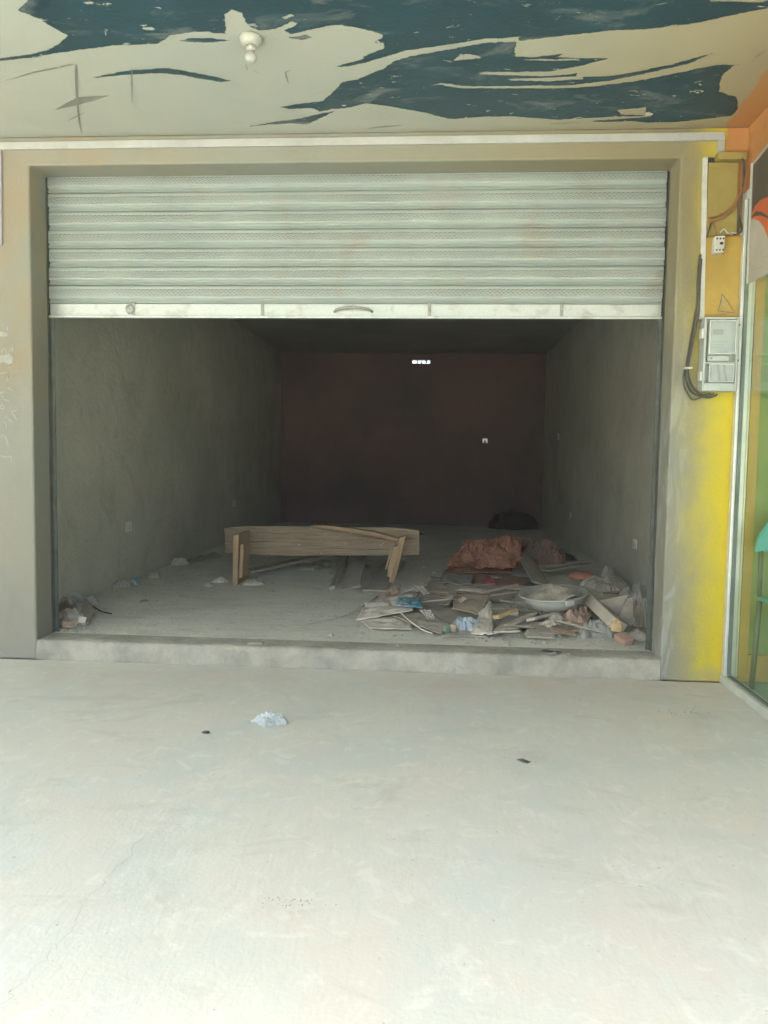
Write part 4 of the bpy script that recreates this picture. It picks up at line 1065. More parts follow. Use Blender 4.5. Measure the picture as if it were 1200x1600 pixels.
LEG1 = [(-1.996,0.638),(-1.938,0.646),(-1.95,0.15),(-2.001,0.148)]
LEG1[2] = (LEG1[2][0], FZ + 0.001); LEG1[3] = (LEG1[3][0], FZ + 0.001)
plate('leg', LEG1, 'y', 2.41, 2.868, M_WOODL, bench, bevel=0.005)
LEG2 = [(-0.369,0.618),(-0.304,0.639),(-0.322,0.541),(-0.395,0.225),(-0.426,0.139),(-0.478,0.145)]
LEG2[4] = (LEG2[4][0], FZ + 0.001); LEG2[5] = (LEG2[5][0], FZ + 0.001)
plate('leg', LEG2, 'y', 2.70, 2.868, M_WOODL, bench, bevel=0.005)
plate('splintered_block', [(-1.928,0.539),(-1.899,0.552),(-1.893,0.476),(-1.902,0.361),(-1.908,0.215),(-1.94,0.207),(-1.934,0.36)], 'y', 2.43, 2.60, M_WOODL, bench, bevel=0.003)
plate('splintered_block', [(-0.416,0.532),(-0.384,0.539),(-0.373,0.481),(-0.388,0.403),(-0.419,0.312),(-0.437,0.22),(-0.482,0.226),(-0.471,0.337),(-0.447,0.441)], 'y', 2.66, 2.80, M_WOODL, bench, bevel=0.002)
plate('splinter', [(-0.448,0.519),(-0.432,0.525),(-0.49,0.297),(-0.506,0.297)], 'y', 2.67, 2.70, M_WOODL, bench, bevel=0.001)
plate('nailed_lath', [(-1.298,0.722),(-1.131,0.722),(-0.898,0.7),(-0.632,0.666),(-0.374,0.602),(-0.374,0.569),(-0.632,0.62),(-0.931,0.663),(-1.197,0.697)], 'y', 2.76, 2.8685, M_LATH, bench, bevel=0.003)

# ------------------------------------------------------------------ boards and litter under the bench
def P3(p, z=0.0): return (p[0], p[1], FZ + z)
W = 'wood'
tag(board('plank', P3((-2.05, 3.22), 0.004), P3((-1.02, 4.25), 0.16), 0.16, 0.028, M_WOODG, 0.0, 3), 'grey plank lying under the bench, its far end raised', 'plank')
tag(board('plank', P3((-0.989,2.334), 0.002), P3((-1.118,5.417), 0.14), 0.06, 0.03, M_WOODG, 0.5, 5), 'narrow grey stick leaning up under the middle of the bench', 'plank')
tag(board('plank', P3((-0.813,2.325), 0.002), P3((-0.956,5.019), 0.20), 0.20, 0.025, M_WOODG, 0.3, 7), 'wide grey board leaning under the bench beside the narrow stick', 'plank')
tag(board('plank', P3((-0.577,2.252), 0.002), P3((-0.488,4.342), 0.02), 0.24, 0.02, M_WOODG, 0.0, 8), 'dark flat board behind the right leg of the bench', 'plank')
tag(lump('stone_slab', (*(-1.481,3.664), FZ), 0.30, 0.34, 0.05, 0.2, 21, M_STONE, 0.2, power=0.3), 'flat pale lump of mortar under the bench', 'rubble')
tag(lump('stone_slab', (*(-1.311,4.02), FZ), 0.22, 0.25, 0.06, 0.7, 22, M_STONE, 0.2, power=0.3), 'smaller flat lump of mortar farther under the bench', 'rubble')
tag(lump('crumpled_paper', (*(-1.804,2.472), FZ), 0.22, 0.18, 0.05, 0.2, 23, M_SACKG, 0.4), 'crumpled grey paper just right of the left bench leg', 'paper')
tag(lump('crumpled_paper', (*(-2.177,2.573), FZ), 0.16, 0.12, 0.05, 0.2, 24, M_SACK, 0.4), 'crumpled pale paper left of the bench', 'paper')
tag(lump('crumpled_paper', (*(-2.204,2.291), FZ), 0.09, 0.09, 0.04, 0.2, 25, M_SACKG, 0.4), 'tiny crumpled scrap left of the bench, nearer the left wall', 'paper')

# along the left wall
tag(sheet('rag_strip', [(-3.04,3.656),(-2.894,3.906),(-2.678,4.43),(-2.881,4.789)], FZ, M_SACKG, 0.05, 31, curl=0.03), 'dusty pale rag strip along the left wall behind the bench', 'rag')
tag(lump('plastic_bag', (*(-3.004,3.773), FZ), 0.20, 0.20, 0.07, 0.1, 32, M_SACK, 0.5, flat=True), 'pale crumpled bag against the left wall behind the bench', 'bag')
tag(lump('rubble_lump', (*(-2.919,2.747), FZ), 0.14, 0.12, 0.07, 0.4, 33, M_SACKG, 0.3), 'grey lump on the floor near the left wall', 'rubble')
tag(lump('plastic_bag', (*(-3.01,2.162), FZ), 0.20, 0.13, 0.06, 0.1, 34, M_GREYP, 0.5, flat=True), 'grey plastic bag against the foot of the left wall', 'bag')
tag(lump('plastic_scrap', (*(-2.94,2.289), FZ), 0.06, 0.05, 0.075, 0.3, 35, M_BLUE, 0.4, flat=True), 'bright blue scrap beside the grey bag at the left wall', 'plastic')
tag(sheet('wood_chip', [(-2.568,1.45),(-2.543,1.546),(-2.493,1.492),(-2.536,1.424)], FZ, M_PAPER, 0.012, 36, 8, 5), 'pale brown chip on the bare floor near the left wall', 'chip')
# corner behind the left jamb
tag(lump('rag', (*(-3.058,1.228), FZ), 0.36, 0.28, 0.09, 0.3, 41, M_GREYP, 0.75, fr=(1.6, 2.8), flat=True, edge=0.5), 'teal grey crumpled rag heaped in the left front corner', 'rag')
tag(lump('rag', (*(-3.001,0.958), FZ), 0.15, 0.14, 0.08, 0.3, 42, M_BROWN, 0.7, fr=(1.4, 2.4), flat=True, edge=0.4), 'small dull brown rag beside the left jamb', 'rag')
tag(lump('plastic_bag', (*(-2.753,0.572), FZ), 0.20, 0.26, 0.09, 0.6, 43, M_SACKG, 0.5, flat=True), 'dusty grey bag in front of the brown rag at the left jamb', 'bag')
tag(sheet('cardboard_flap', [(-2.635,0.452),(-2.562,0.462),(-2.668,0.825),(-2.884,1.084)], FZ, M_CARD, 0.02, 44, 12, 10, 0.006, curl=0.02, tilt=(0, 0, 0.03, 0.07)), 'bent brown cardboard flap in the left front corner', 'cardboard')
tag(lump('wood_block', (*(-2.726,0.417), FZ), 0.20, 0.10, 0.05, -0.5, 45, M_PAPER, 0.3), 'curled tan paper at the foot of the left jamb', 'paper')
b1 = (-2.622,0.476)
o = boxes('foam_block', [(-0.028, 0.028, -0.012, 0.012, 0, 0.06)], M_SACK, None, bevel=0.004)
o.location = (b1[0], b1[1], FZ + 0.004); o.rotation_euler = (-0.35, 0.12, 0.2)
tag(o, 'small white block standing on the cardboard flap', 'block')
tag(tube('stick', [P3((-2.781,0.99), 0.05), P3((-2.64,0.855), 0.03), P3((-2.556,0.867), 0.010)], 0.006, M_DARKW, None, 6, 3), 'thin dark twig pointing right from the cardboard flap', 'stick')

# long thin cane towards the sack
tag(tube('cane', [P3((-1.042,0.605), 0.006), P3((-0.86,0.837), 0.008), P3((-0.691,1.108), 0.012), P3((-0.498,1.638), 0.07)], 0.006, M_WOODP, None, 6, 4), 'long thin pale cane on the floor leading to the white sack', 'stick')

# ------------------------------------------------------------------ the heap on the right
# red brown sacks
tag(sheet('sacking', [(0.071,3.386),(0.854,3.566),(1.019,4.862),(0.199,4.234)], FZ, M_RED, 0.07, 51, curl=0.03, fr=(2, 5)), 'flattened red brown sacking under the crumpled heap', 'sack')
tag(lump('sacking', (*(0.573,4.078), FZ + 0.02), 0.74, 0.50, 0.24, 0.05, 52, M_RED, 0.8, (2.6, 3.6), 84, 30, 0.5, edge=0.5, count=6, flat=True), 'large crumpled heap of red brown sacking behind the metal pan', 'sack')
tag(lump('sacking', (*(0.871,4.131), FZ + 0.02), 0.34, 0.36, 0.33, 0.5, 53, M_RED, 0.6, (1.5, 2.6), 56, 22, 0.5, flat=True, edge=0.35), 'upright bulging end of the red brown sacking heap', 'sack')
tag(lump('sacking', (*(0.315,4.033), FZ), 0.36, 0.30, 0.18, -0.3, 54, M_RED, 0.8, (2, 3), 56, 20, 0.7, edge=0.6, flat=True), 'torn left corner of the red brown sacking heap', 'sack')
for k, (qd, tl, sd, lab) in enumerate((
    ([(0.257,3.561),(0.65,3.677),(0.735,4.33),(0.33,4.49)], (0.03, 0.05, 0.24, 0.20), 151, 'red brown fold draped over the left of the sacking heap'),
    ([(0.571,3.566),(0.956,3.729),(1.038,4.5),(0.704,4.44)], (0.03, 0.06, 0.27, 0.24), 152, 'red brown fold draped over the right of the sacking heap'),
    ([(0.435,3.4),(0.897,3.573),(0.898,3.871),(0.498,3.802)], (0.01, 0.01, 0.10, 0.12), 153, 'narrow red brown fold along the foot of the sacking heap'))):
    tag(sheet('sacking', qd, FZ + 0.02, M_RED, 0.17, sd, 46, 26, 0.006, (2.4, 4), 0.06, 0.10, tilt=tl, flat=True), lab, 'sack')
tag(lump('sacking', (*(1.343,4.796), FZ), 0.56, 0.5, 0.24, 0.1, 55, M_BROWN, 0.75, (2.2, 3.4), 72, 26, 0.45, edge=0.45, count=6, flat=True), 'darker brown sacking heap to the right of the red one', 'sack')
tag(lump('sacking', (*(1.19,5.154), FZ), 0.3, 0.3, 0.24, 0.4, 57, M_BROWN, 0.7, (1.8, 3), 48, 18, 0.5, flat=True, edge=0.4), 'drab brown bundle between the red and the darker heap', 'sack')
tag(lump('rag', (*(1.678,4.983), FZ), 0.26, 0.25, 0.09, 0.1, 58, M_DARKC, 0.5), 'black rag against the right wall beside the brown sacking', 'rag')
mt = sheet('floor_mat', [(0.316,2.815),(0.683,2.413),(1.111,3.11),(0.302,3.618)], FZ + 0.005, M_RED2, 0.03, 56, 30, 14, 0.008, edge=0.05, curl=0.03)
tag(mt, 'dusty flat red mat with a pink stripe in front of the sacking', 'mat')
sheet('stripe', [(0.501,2.764),(0.609,2.663),(0.644,3.12),(0.54,3.19)], FZ + 0.030, M_PINK, 0.012, 59, 8, 6, 0.003, parent=mt)
tag(lump('leather_scrap', (*(1.532,3.052), FZ + 0.06), 0.30, 0.22, 0.07, 0.05, 61, M_RED, 0.2, (1, 3), 40, 12, 0.35, edge=0.1), 'flat oval red scrap lying behind the metal pan', 'scrap')
tag(board('board', P3((1.073,4.39), 0.13), P3((1.046,2.618), 0.05), 0.20, 0.02, M_WOODG, 0.25, 62), 'grey board slanting down behind the metal pan', 'board')
tag(board('board', P3((1.208,3.578), 0.05), P3((1.748,4.018), 0.08), 0.16, 0.02, M_WOODG, 0.1, 63), 'grey board lying flat behind the oval red scrap', 'board')
tag(lump('rag', (*(1.725,2.88), FZ), 0.45, 0.5, 0.10, 0.2, 64, M_SACKG, 0.45, (1.2, 2.2), 56, 18, 0.6, flat=True, edge=0.5), 'dusty grey rag spread beyond the slanting beam', 'rag')
tag(lump('plastic_bottle', (*(1.8,3.138), FZ + 0.08), 0.13, 0.10, 0.10, 0.2, 65, M_GREYP, 0.4, flat=True), 'crushed green grey bottle on the grey rag by the right wall', 'bottle')

# grey sheeting and boards spread in the middle
tag(sheet('sacking', [(-0.196,1.027),(0.313,0.597),(0.466,1.906),(-0.178,2.208)], FZ, M_SACKG, 0.03, 71, 30, 20, curl=0.02), 'flat dusty grey sheet in the middle of the heap', 'sheet')
tag(sheet('sacking', [(-0.142,1.975),(0.684,1.784),(0.813,2.735),(-0.053,3.136)], FZ, M_SACKG, 0.045, 72, 30, 18, curl=0.03), 'rumpled dusty grey sheet between the bench and the red mat', 'sheet')
tag(sheet('plastic_sheet', [(0.028,2.61),(0.348,2.508),(0.412,3.214),(0.07,3.293)], FZ + 0.02, M_GREYP, 0.05, 73, 20, 14, curl=0.04), 'dark grey plastic sheet left of the red mat', 'sheet')
tag(board('lath', P3((0.128,1.612), 0.05), P3((0.787,2.358), 0.08), 0.035, 0.02, M_WOODP, 0.1, 74), 'long pale lath across the grey sheets, pointing at the metal pan', 'lath')
tag(sheet('paper_scrap', [(-0.187,2.103),(-0.099,1.885),(-0.042,1.958),(-0.116,2.148)], FZ + 0.03, M_SACK, 0.02, 75, 8, 6, curl=0.03, tilt=(0.05, 0, 0, 0.04)), 'small pale paper scrap on the grey sheet right of the bench leg', 'paper')
tag(sheet('paper_scrap', [(0.039,1.428),(0.113,1.329),(0.183,1.62),(0.119,1.792)], FZ + 0.02, M_SACKG, 0.03, 76, 8, 6, curl=0.04, tilt=(0, 0.02, 0.06, 0.05)), 'torn pale scrap standing up left of the blue plastic', 'paper')
tag(board('splinter', P3((0.06,1.487), 0.02), P3((0.188,1.833), 0.06), 0.014, 0.008, M_WOODP, 0, 77), 'tiny pale splinter beside the torn scrap', 'splinter')
tag(board('splinter', P3((-0.087,1.823), 0.02), P3((0.063,2.04), 0.03), 0.012, 0.008, M_WOODP, 0, 78), 'tiny pale splinter behind the grey sheet', 'splinter')

# white sack with blue print
ws = thing('printed_sack', 'white woven sack with blue print lying open at the front of the heap', 'sack', (*(-0.272,1.016), FZ))
sheet('upper_panel', [(-0.599,0.78),(-0.17,1.031),(-0.19,1.654),(-0.58,1.422)], FZ + 0.006, M_SACK, 0.045, 81, 30, 18, curl=0.02, parent=ws, tilt=(0, 0.045, 0.08, 0.03), fr=(1, 3))
sheet('lower_panel', [(-0.614,0.919),(-0.471,0.554),(-0.17,0.573),(-0.172,1.08)], FZ + 0.003, M_SACK, 0.035, 82, 26, 16, curl=0.02, parent=ws)
sheet('trailing_panel', [(-0.334,0.959),(0.055,0.399),(0.128,0.7),(-0.112,1.378)], FZ + 0.010, M_SACKG, 0.04, 83, 26, 12, curl=0.03, parent=ws)
tube('rolled_edge', [P3((-0.401,1.048), 0.055), P3((-0.288,1.039), 0.06), P3((-0.186,0.768), 0.045), P3((-0.085,0.543), 0.03), P3((-0.01,0.471), 0.02)], 0.010, M_SACK, ws, 8, 4, 0.004)
sheet('blue_print', [(-0.312,1.111),(-0.094,1.041),(-0.113,1.462),(-0.312,1.518)], FZ + 0.085, M_BLUE, 0.03, 84, 16, 10, 0.003, parent=ws)
sheet('torn_mouth', [(-0.541,1.484),(-0.308,1.433),(-0.316,2.049),(-0.437,1.898)], FZ + 0.015, M_PAPER, 0.08, 85, 20, 12, curl=0.03, parent=ws, tilt=(0, 0.02, 0.05, 0.03))

# blue plastic, green scrap, frayed sack end
tag(lump('plastic_bag', (*(0.237,0.693), FZ + 0.015), 0.20, 0.24, 0.085, 0.3, 86, M_BLUEP, 0.55, (3, 8), 40, 14, 0.6, flat=True, edge=0.4), 'pale blue crumpled plastic bag in the middle of the heap', 'bag')
tag(lump('plastic_scrap', (*(0.088,0.545), FZ + 0.012), 0.07, 0.07, 0.045, 0.3, 87, M_GREEN, 0.55, (3, 8), 24, 8, flat=True), 'small green plastic scrap left of the pale blue bag', 'plastic')
tag(lump('wood_block', (*(0.14,0.573), FZ + 0.012), 0.06, 0.06, 0.06, 0.1, 88, M_CARD, 0.2, (1, 2), 16, 6, 0.3), 'small tan chunk between the green scrap and the blue bag', 'chunk')
fs = thing('frayed_sack', 'frayed white sack end with loose threads right of the blue bag', 'sack', (*(0.352,0.459), FZ))
sheet('panel', [(0.259,0.427),(0.418,0.428),(0.452,1.194),(0.345,0.934)], FZ + 0.01, M_SACK, 0.05, 89, 18, 14, curl=0.02, parent=fs, tilt=(0, 0, 0.11, 0.05))
sheet('back_panel', [(0.143,1.227),(0.365,0.937),(0.48,1.606),(0.187,1.802)], FZ + 0.02, M_CARD, 0.03, 90, 18, 12, curl=0.02, parent=fs, tilt=(0.02, 0.03, 0.08, 0.05))
rr = random.Random(8)
for k in range(6):
    a = (0.367,0.481)
    x = a[0] + rr.uniform(-0.06, 0.06)
    tube('thread', [(x, a[1] + 0.02, FZ + 0.02), (x + rr.uniform(-.03, .03), a[1] - 0.02, FZ + 0.015), (x + rr.uniform(-.05, .07), a[1] - rr.uniform(0.03, 0.09), FZ + 0.004)], 0.0022, M_SACK, fs, 5, 4)
tag(sheet('sacking', [(0.055,0.419),(0.383,0.443),(0.335,0.728),(0.113,0.676)], FZ, M_SACKG, 0.02, 91, 20, 8, curl=0.015), 'flat grey sack hem along the front of the heap', 'sheet')

# boards under the pan
tag(board('plank', P3((0.409,0.486), 0.02), P3((0.766,0.993), 0.07), 0.09, 0.02, M_WOODP, 0.25, 92), 'pale plank at the front of the heap under the yellow chunk', 'plank')
tag(board('wood_chunk', P3((0.463,0.724), 0.085), P3((0.636,0.975), 0.10), 0.045, 0.03, M_YCHIP, 0.2, 93, ragged=0.03), 'raw yellow chunk of wood on the pale plank', 'wood')
tag(sheet('plywood_sheet', [(0.438,0.572),(0.769,0.701),(0.846,1.225),(0.584,1.291)], FZ + 0.03, M_PLY, 0.01, 94, 14, 10, 0.01, edge=0.03), 'dusty plywood sheet behind the pale plank', 'plywood')
tag(sheet('plywood_sheet', [(0.649,0.519),(0.955,0.58),(1.039,0.915),(0.731,0.783)], FZ + 0.012, M_PLY, 0.008, 95, 12, 8, 0.008, edge=0.02, tilt=(0, 0, 0.05, 0.04)), 'thin plywood offcut at the very front below the metal pan', 'plywood')
tag(sheet('plywood_sheet', [(0.947,0.64),(1.136,0.708),(1.243,1.059),(1.027,0.959)], FZ + 0.01, M_PLY, 0.01, 96, 12, 8, 0.008, edge=0.02, tilt=(0, 0, 0.03, 0.04)), 'thin plywood offcut under the crumpled brown paper', 'plywood')
tag(board('plank', P3((0.716,0.694), 0.085), P3((1.041,1.103), 0.08), 0.08, 0.022, M_WOODP, 0.35, 97), 'short pale plank directly below the metal pan', 'plank')
tag(lump('rubble_lump', (*(0.916,0.808), FZ + 0.06), 0.13, 0.09, 0.06, 0.1, 98, M_STONE, 0.25, (1, 3), 24, 9, 0.4, flat=True), 'wedge of pale mortar under the metal pan', 'rubble')
tag(sheet('crumpled_paper', [(0.951,0.726),(1.126,0.707),(1.247,1.132),(1.058,1.204)], FZ + 0.02, M_PAPER, 0.12, 99, 18, 14, 0.003, (3, 6), 0.05, 0.10, flat=True, tilt=(0, 0, 0.05, 0.07)), 'crumpled pinkish brown paper left of the slanting beam', 'paper')
tag(lump('rag', (*(1.214,0.656), FZ), 0.24, 0.17, 0.10, -0.1, 100, M_GREYP, 0.6, (3, 7), 44, 14, 0.6, flat=True, edge=0.45), 'soft grey cloth lump under the end of the slanting beam', 'rag')
tag(lump('plastic_cup', (*(1.088,0.577), FZ), 0.10, 0.08, 0.07, 0.3, 101, M_GREYP, 0.5, (3, 7), 24, 9, flat=True), 'crushed clear grey plastic left of the grey cloth lump', 'plastic')

# loose broken wood and torn scraps
rs = random.Random(77)
WS = [((0.511,0.46), 'at the front edge of the heap below the yellow chunk'), ((0.63,0.64), 'under the pale plank below the metal pan'), ((0.759,0.454), 'at the very front below the plywood offcut'),
      ((0.927,0.516), 'in front of the crumpled pinkish paper'), ((0.426,1.268), 'behind the frayed sack end'), ((0.655,1.49), 'left of the metal pan, near the yellow chunk'),
      ((0.577,1.86), 'between the long lath and the yellow chunk'), ((0.21,2.029), 'on the rumpled grey sheet behind the blue bag'), ((0.366,2.222), 'on the rumpled grey sheet in front of the red mat'),
      ((1.035,0.49), 'beside the crushed clear plastic'), ((1.314,1.317), 'under the middle of the slanting beam'), ((1.513,1.758), 'in front of the triangular panel'),
      ((1.284,2.364), 'behind the right rim of the metal pan'), ((1.433,2.052), 'at the top of the slanting beam'), ((0.132,2.745), 'on the dark plastic sheet left of the red mat'),
      ((0.499,2.421), 'on the near edge of the red mat'), ((0.842,2.474), 'between the red mat and the metal pan'), ((0.006,1.395), 'on the flat grey sheet right of the printed sack'),
      ((0.984,2.147), 'underneath the metal pan'), ((1.649,2.249), 'behind the triangular panel')]
for k, (c, where) in enumerate(WS):
    a = rs.uniform(-0.6, 0.6) + (math.pi if rs.random() < 0.5 else 0); L = rs.uniform(0.07, 0.18)
    z0 = rs.uniform(0.01, 0.06)
    mt_ = (M_WOODP, M_WOODG, M_PLY, M_LATH)[k % 4]
    o = board('wood_scrap', (c[0] - L * math.cos(a), c[1] - L * 0.6 * math.sin(a), FZ + z0), (c[0] + L * math.cos(a), c[1] + L * 0.6 * math.sin(a), FZ + z0 + rs.uniform(-0.01, 0.07)), rs.uniform(0.02, 0.07), rs.uniform(0.006, 0.016), mt_, rs.uniform(-0.4, 0.4), 200 + k, None, 0.001, 0.06)
    tag(o, ('pale', 'grey', 'dusty', 'tan')[k % 4] + ' wood scrap ' + where, 'wood', 'loose broken wood in the heap')
TS = [((-0.229,1.962), 'just behind the torn mouth of the printed sack'), ((-0.042,0.88), 'on the trailing end of the printed sack'), ((0.064,2.176), 'on the rumpled sheet right of the bench'),
      ((0.222,1.427), 'behind the pale blue bag'), ((0.621,2.823), 'on the red mat beside the pink stripe'), ((0.617,1.092), 'left of the pan beyond the yellow chunk'),
      ((0.858,0.67), 'on the plywood offcut below the pan'), ((1.171,1.856), 'against the right side of the metal pan'), ((1.314,1.069), 'under the lower end of the slanting beam'), ((1.458,0.752), 'between the brick and the right jamb')]
for k, (c, where) in enumerate(TS):
    r_ = rs.uniform(0.04, 0.09); a0 = rs.uniform(0, 6.28)
    qd = [(c[0] + r_ * rs.uniform(.6, 1.3) * math.cos(a0 + t), c[1] + r_ * rs.uniform(.6, 1.3) * math.sin(a0 + t)) for t in (0, 1.57, 3.14, 4.71)]
    o = sheet('torn_scrap', qd, FZ + rs.uniform(0.02, 0.06), (M_SACK, M_SACKG, M_CARD, M_PAPER, M_GREYP)[k % 5], rs.uniform(0.03, 0.06), 300 + k, 8, 7, 0.002, (2, 5), 0.03, 0.12, flat=True, tilt=(0, rs.uniform(0, .05), rs.uniform(0, .06), rs.uniform(0, .03)))
    tag(o, ('white', 'dusty', 'cardboard', 'brown paper', 'grey plastic')[k % 5] + ' scrap ' + where, 'scrap', 'torn scraps in the heap')

# head pan
px_, py_ = (0.936,1.066)
pan = thing('head_pan', 'round dull metal pan tilted on the heap with dried cement in it', 'pan', (px_, py_, 0.285))
pan.rotation_euler = (0.05, -0.10, 0.3)
def panpart(name, prof, mat, dmg=0.0, par=pan):
    o = lathe(name, prof, mat, None, 40)
    for v in o.data.vertices:
        v.co.z += dmg * n3(v.co.x * 6, v.co.y * 6, 3)
    o.parent = par
    return o
panpart('bowl', [(0.0, -0.03), (0.13, -0.028), (0.175, -0.012), (0.215, 0.03), (0.25, 0.092), (0.247, 0.095), (0.21, 0.035), (0.17, -0.006), (0.12, -0.022), (0.0, -0.024)], M_PAN)
panpart('rim', [(0.248, 0.0925), (0.268, 0.098), (0.272, 0.092), (0.268, 0.086), (0.252, 0.086), (0.248, 0.0925)], M_PAN)
panpart('dried_cement', [(0.0, 0.128), (0.06, 0.124), (0.11, 0.118), (0.16, 0.100), (0.20, 0.084), (0.230, 0.074), (0.0, 0.03)], M_CEM, 0.05)
o = boxes('handle_lug', [(-0.035, 0.035, -0.295, -0.262, 0.055, 0.10)], M_PAN, None, bevel=0.006); o.parent = pan

# slanting beam, brick, panels
beam = thing('concrete_beam', 'slanting grey beam with a broken yellow end in the right of the heap', 'beam', (*(1.337,0.631), FZ))
board('shaft', P3((1.299,0.545), 0.06), P3((1.193,1.274), 0.17), 0.115, 0.085, M_WOODP, -0.5, 111, beam, 0.006)
o = lump('broken_end', (*(1.299,0.506), FZ + 0.07), 0.09, 0.08, 0.08, 0.2, 112, M_YCHIP, 0.4, (2, 6), 24, 10, 0.35, flat=True, parent=beam)
bk2 = (1.327,0.413)
o = boxes('brick', [(-0.04, 0.04, -0.06, 0.06, 0, 0.05)], M_BRICK, None, bevel=0.008)
o.location = (bk2[0], bk2[1], FZ + 0.012); o.rotation_euler = (0.25, -0.2, 0.45); tag(o, 'broken red brick leaning at the foot of the slanting beam', 'brick')
fp = [(1.215,0.329),(1.474,0.396),(1.477,0.292),(1.417,0.23),(1.363,0.229)]
tag(plate('leaning_panel', fp, 'y', 0.95, 0.97, M_PLY, None, bevel=0.002), 'triangular grey panel standing behind the slanting beam', 'panel')
fp = [(1.377,0.24),(1.442,0.393),(1.479,0.408),(1.491,0.078),(1.425,0.076)]
fp[3] = (fp[3][0], FZ + 0.002); fp[4] = (fp[4][0], FZ + 0.002)
tag(plate('leaning_panel', fp, 'y', 0.80, 0.83, M_WOODG, None, bevel=0.002), 'narrow upright grey board between the beam and the right jamb', 'panel')
tag(lump('sacking', (*(1.611,1.11), FZ), 0.17, 0.30, 0.22, 0.2, 113, M_SACKG, 0.7, (1.4, 2.4), 48, 18, 0.55, flat=True, edge=0.4), 'dusty grey sack stuffed against the right jamb', 'sack')
tag(lump('sacking', (*(1.476,0.549), FZ), 0.16, 0.16, 0.07, 0.4, 114, M_SACKG, 0.4, (2, 5), 32, 10, 0.5), 'small flattened grey sack at the foot of the right jamb', 'sack')
tag(lump('plastic_bag', (*(1.792,1.949), FZ), 0.26, 0.4, 0.20, 0.1, 115, M_GREYP, 0.7, (1.4, 2.4), 48, 18, 0.6, flat=True, edge=0.4), 'dark teal grey bag behind the narrow upright board', 'bag')

# back of the room
tag(lump('cloth_heap', (*(1.434,9.613), FZ), 0.9, 0.6, 0.32, 0.1, 121, M_DARKC, 0.4, (2, 6), 48, 14, 0.5, edge=0.3), 'dark heap in the right far corner of the room', 'heap')
tag(lump('dirt_heap', (*(-1.319,7.966), FZ), 2.2, 0.5, 0.10, 0.02, 122, M_DARKC, 0.4, (2, 6), 60, 10, 0.6, edge=0.3), 'low dark dirt heap along the foot of the back wall', 'heap')

# ------------------------------------------------------------------ crumbs on the shop floor
def crumbs(name, spots, mat, seed, label):
    rnd = random.Random(seed)
    v, f = [], []
    for (cx, cy, sx_, sy_, n, smin, smax) in spots:
        for _ in range(n):
            x = cx + rnd.gauss(0, sx_); y = cy + rnd.gauss(0, sy_)
            if not (RL + 0.02 < x < RR - 0.02 and 0.05 < y < BY - 0.1): continue
            s = rnd.uniform(smin, smax); k = len(v); a = rnd.uniform(0, 6.28)
            for (p, q, r) in ((-1, -1, 0), (1, -.8, 0), (.9, 1, 0), (-.8, .9, 0), (-.5, -.5, 1), (.6, -.4, .8), (.4, .6, .9), (-.5, .4, .7)):
                p *= rnd.uniform(.7, 1.2); q *= rnd.uniform(.7, 1.2)
                v.append((x + s * (p * math.cos(a) - q * math.sin(a)), y + s * (p * math.sin(a) + q * math.cos(a)), FZ + 0.001 + s * r * 0.9))
            f += [tuple(i + k for i in q) for q in BF]
    o = mesh(name, v, f, mat)
    o['kind'] = 'stuff'
    return tag(o, label, 'rubble')
lc = (-2.612,0.304)
crumbs('mortar_crumbs', [(lc[0] + 0.05, lc[1], 0.10, 0.05, 70, 0.002, 0.008), (-1.9, 1.6, 0.6, 0.8, 90, 0.002, 0.007), (-0.4, 1.4, 0.8, 0.9, 120, 0.002, 0.008),
                         (0.9, 1.4, 0.5, 0.7, 120, 0.003, 0.014), (0.9, 0.45, 0.5, 0.10, 40, 0.002, 0.007), (-1.2, 3.6, 0.9, 0.8, 160, 0.003, 0.016), (-2.7, 2.2, 0.3, 1.2, 70, 0.002, 0.009), (0.5, 1.2, 0.5, 0.5, 160, 0.004, 0.02), (1.4, 1.2, 0.25, 0.5, 80, 0.006, 0.03)], M_STONE, 3, 'pale crumbs of mortar scattered over the shop floor')
crumbs('dark_crumbs', [(-1.5, 1.8, 0.8, 0.9, 70, 0.001, 0.004), (-0.2, 3.0, 0.9, 1.2, 80, 0.002, 0.006), (0.7, 1.4, 0.5, 0.5, 120, 0.002, 0.008), (-2.8, 2.4, 0.2, 1.3, 120, 0.002, 0.008)], M_WOODG, 5, 'dark crumbs of dirt scattered over the shop floor')

# on the threshold and on the porch
l1 = (0.778,0.177)
ml = thing('metal_lid', 'small metal ring lid on the threshold below the heap', 'lid', (l1[0], 0.09, FZ))
lathe('rim', [(0.052, 0.002), (0.062, 0.002), (0.064, 0.010), (0.058, 0.014), (0.052, 0.010), (0.052, 0.002)], M_STEELB, ml, 26, (l1[0], 0.09, FZ))
lathe('disc', [(0.0, 0.003), (0.0515, 0.003), (0.0515, 0.006), (0.0, 0.007)], M_GUIDE, ml, 26, (l1[0], 0.09, FZ))
l2 = (-1.212,0.135)
tag(lump('stone', (l2[0], 0.07, FZ), 0.12, 0.06, 0.018, 0.1, 131, M_WOODG, 0.3, (1, 3), 20, 7, 0.35, flat=True), 'flat dark stone on the left half of the threshold', 'stone')
pb = (-0.857,-1.075)
bag = lump('plastic_bag', (pb[0], pb[1], 0.0), 0.17, 0.12, 0.05, 0.35, 141, M_FILM, 0.8, (3, 7), 36, 12, 0.6, flat=True, edge=0.9, count=6)
tag(bag, 'clear crumpled plastic bag on the open porch floor', 'bag')
q = (-1.145,-1.26)
tag(lump('dead_leaf', (q[0], q[1], 0.0), 0.045, 0.022, 0.012, 0.1, 142, M_DARKW, 0.4, (2, 4), 16, 6, flat=True), 'curled dark leaf left of the clear plastic bag', 'leaf')
q = (0.429,-1.466)
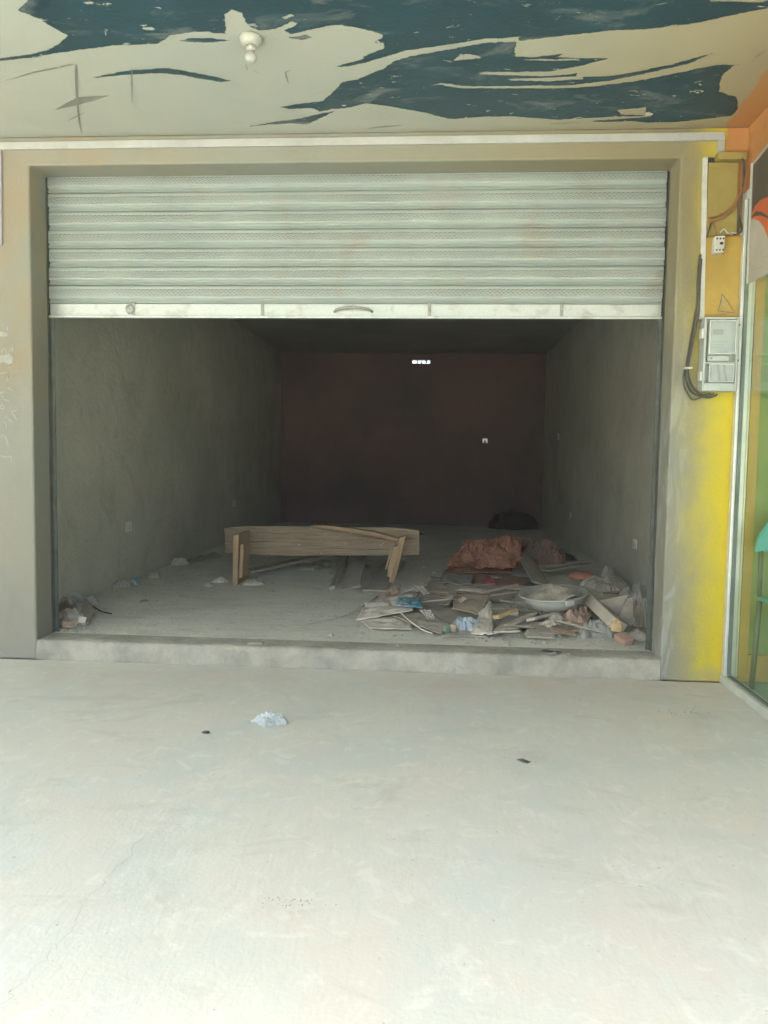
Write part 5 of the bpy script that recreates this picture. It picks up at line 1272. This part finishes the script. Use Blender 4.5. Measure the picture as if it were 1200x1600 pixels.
tag(sheet('paper_flake', [(q[0] - 0.03, q[1] + 0.018), (q[0] + 0.012, q[1] - 0.024), (q[0] + 0.034, q[1] - 0.006), (q[0] - 0.005, q[1] + 0.028)], 0.0, M_GUIDE, 0.008, 143, 6, 5, 0.002), 'small dark flake on the porch right of centre', 'paper')
M_STAIN = simple('grimy_stain', (0.24, 0.215, 0.17), 0.9, 0, (0.40, 0.375, 0.31), 14, bstr=0, kind='pos', lo=0.42, hi=0.6)
rg = random.Random(11)
def grit(name, c, sx_, sy_, n, smin, smax, mat, label):
    v, f = [], []
    for _ in range(n):
        x = c[0] + rg.gauss(0, sx_); y = c[1] + rg.gauss(0, sy_); s = rg.uniform(smin, smax); k = len(v); a = rg.uniform(0, 6.28)
        for (p, q_, r) in ((-1, -1, 0), (1, -.8, 0), (.9, 1, 0), (-.8, .9, 0), (-.5, -.5, 1), (.6, -.4, .8), (.4, .6, .9), (-.5, .4, .7)):
            v.append((x + s * (p * math.cos(a) - q_ * math.sin(a)), y + s * (p * math.sin(a) + q_ * math.cos(a)), 0.001 + s * r * 0.5))
        f += [tuple(i + k for i in qq) for qq in BF]
    o = mesh(name, v, f, mat); o['kind'] = 'stuff'
    return tag(o, label, 'grit')
grit('floor_grit', (-0.44,-2.693), 0.045, 0.018, 60, 0.0008, 0.003, M_STAIN, 'patch of dark grit on the porch left of centre')
grit('wall_grit', (1.443,-0.635), 0.10, 0.03, 60, 0.001, 0.004, M_STAIN, 'dark grit on the porch near the glass shopfront')

# ------------------------------------------------------------------ haze added to lift the dark tones like a lens veil
hm = bpy.data.materials.new('veil_haze'); hm.use_nodes = True
hn = hm.node_tree; hn.nodes.clear()
ho = hn.nodes.new('ShaderNodeOutputMaterial'); hv = hn.nodes.new('ShaderNodeVolumePrincipled')
hv.inputs['Color'].default_value = (0.92, 0.95, 0.92, 1)
hv.inputs['Density'].default_value = 0.0042
hn.links.new(hv.outputs[0], ho.inputs['Volume'])
hz_ = boxes('haze', [(-14, 14, -16, 14, -1.2, 4.2)], hm)
hz_['kind'] = 'stuff'
tag(hz_, 'thin pale haze added through the porch and the shop to veil the darks', 'haze')
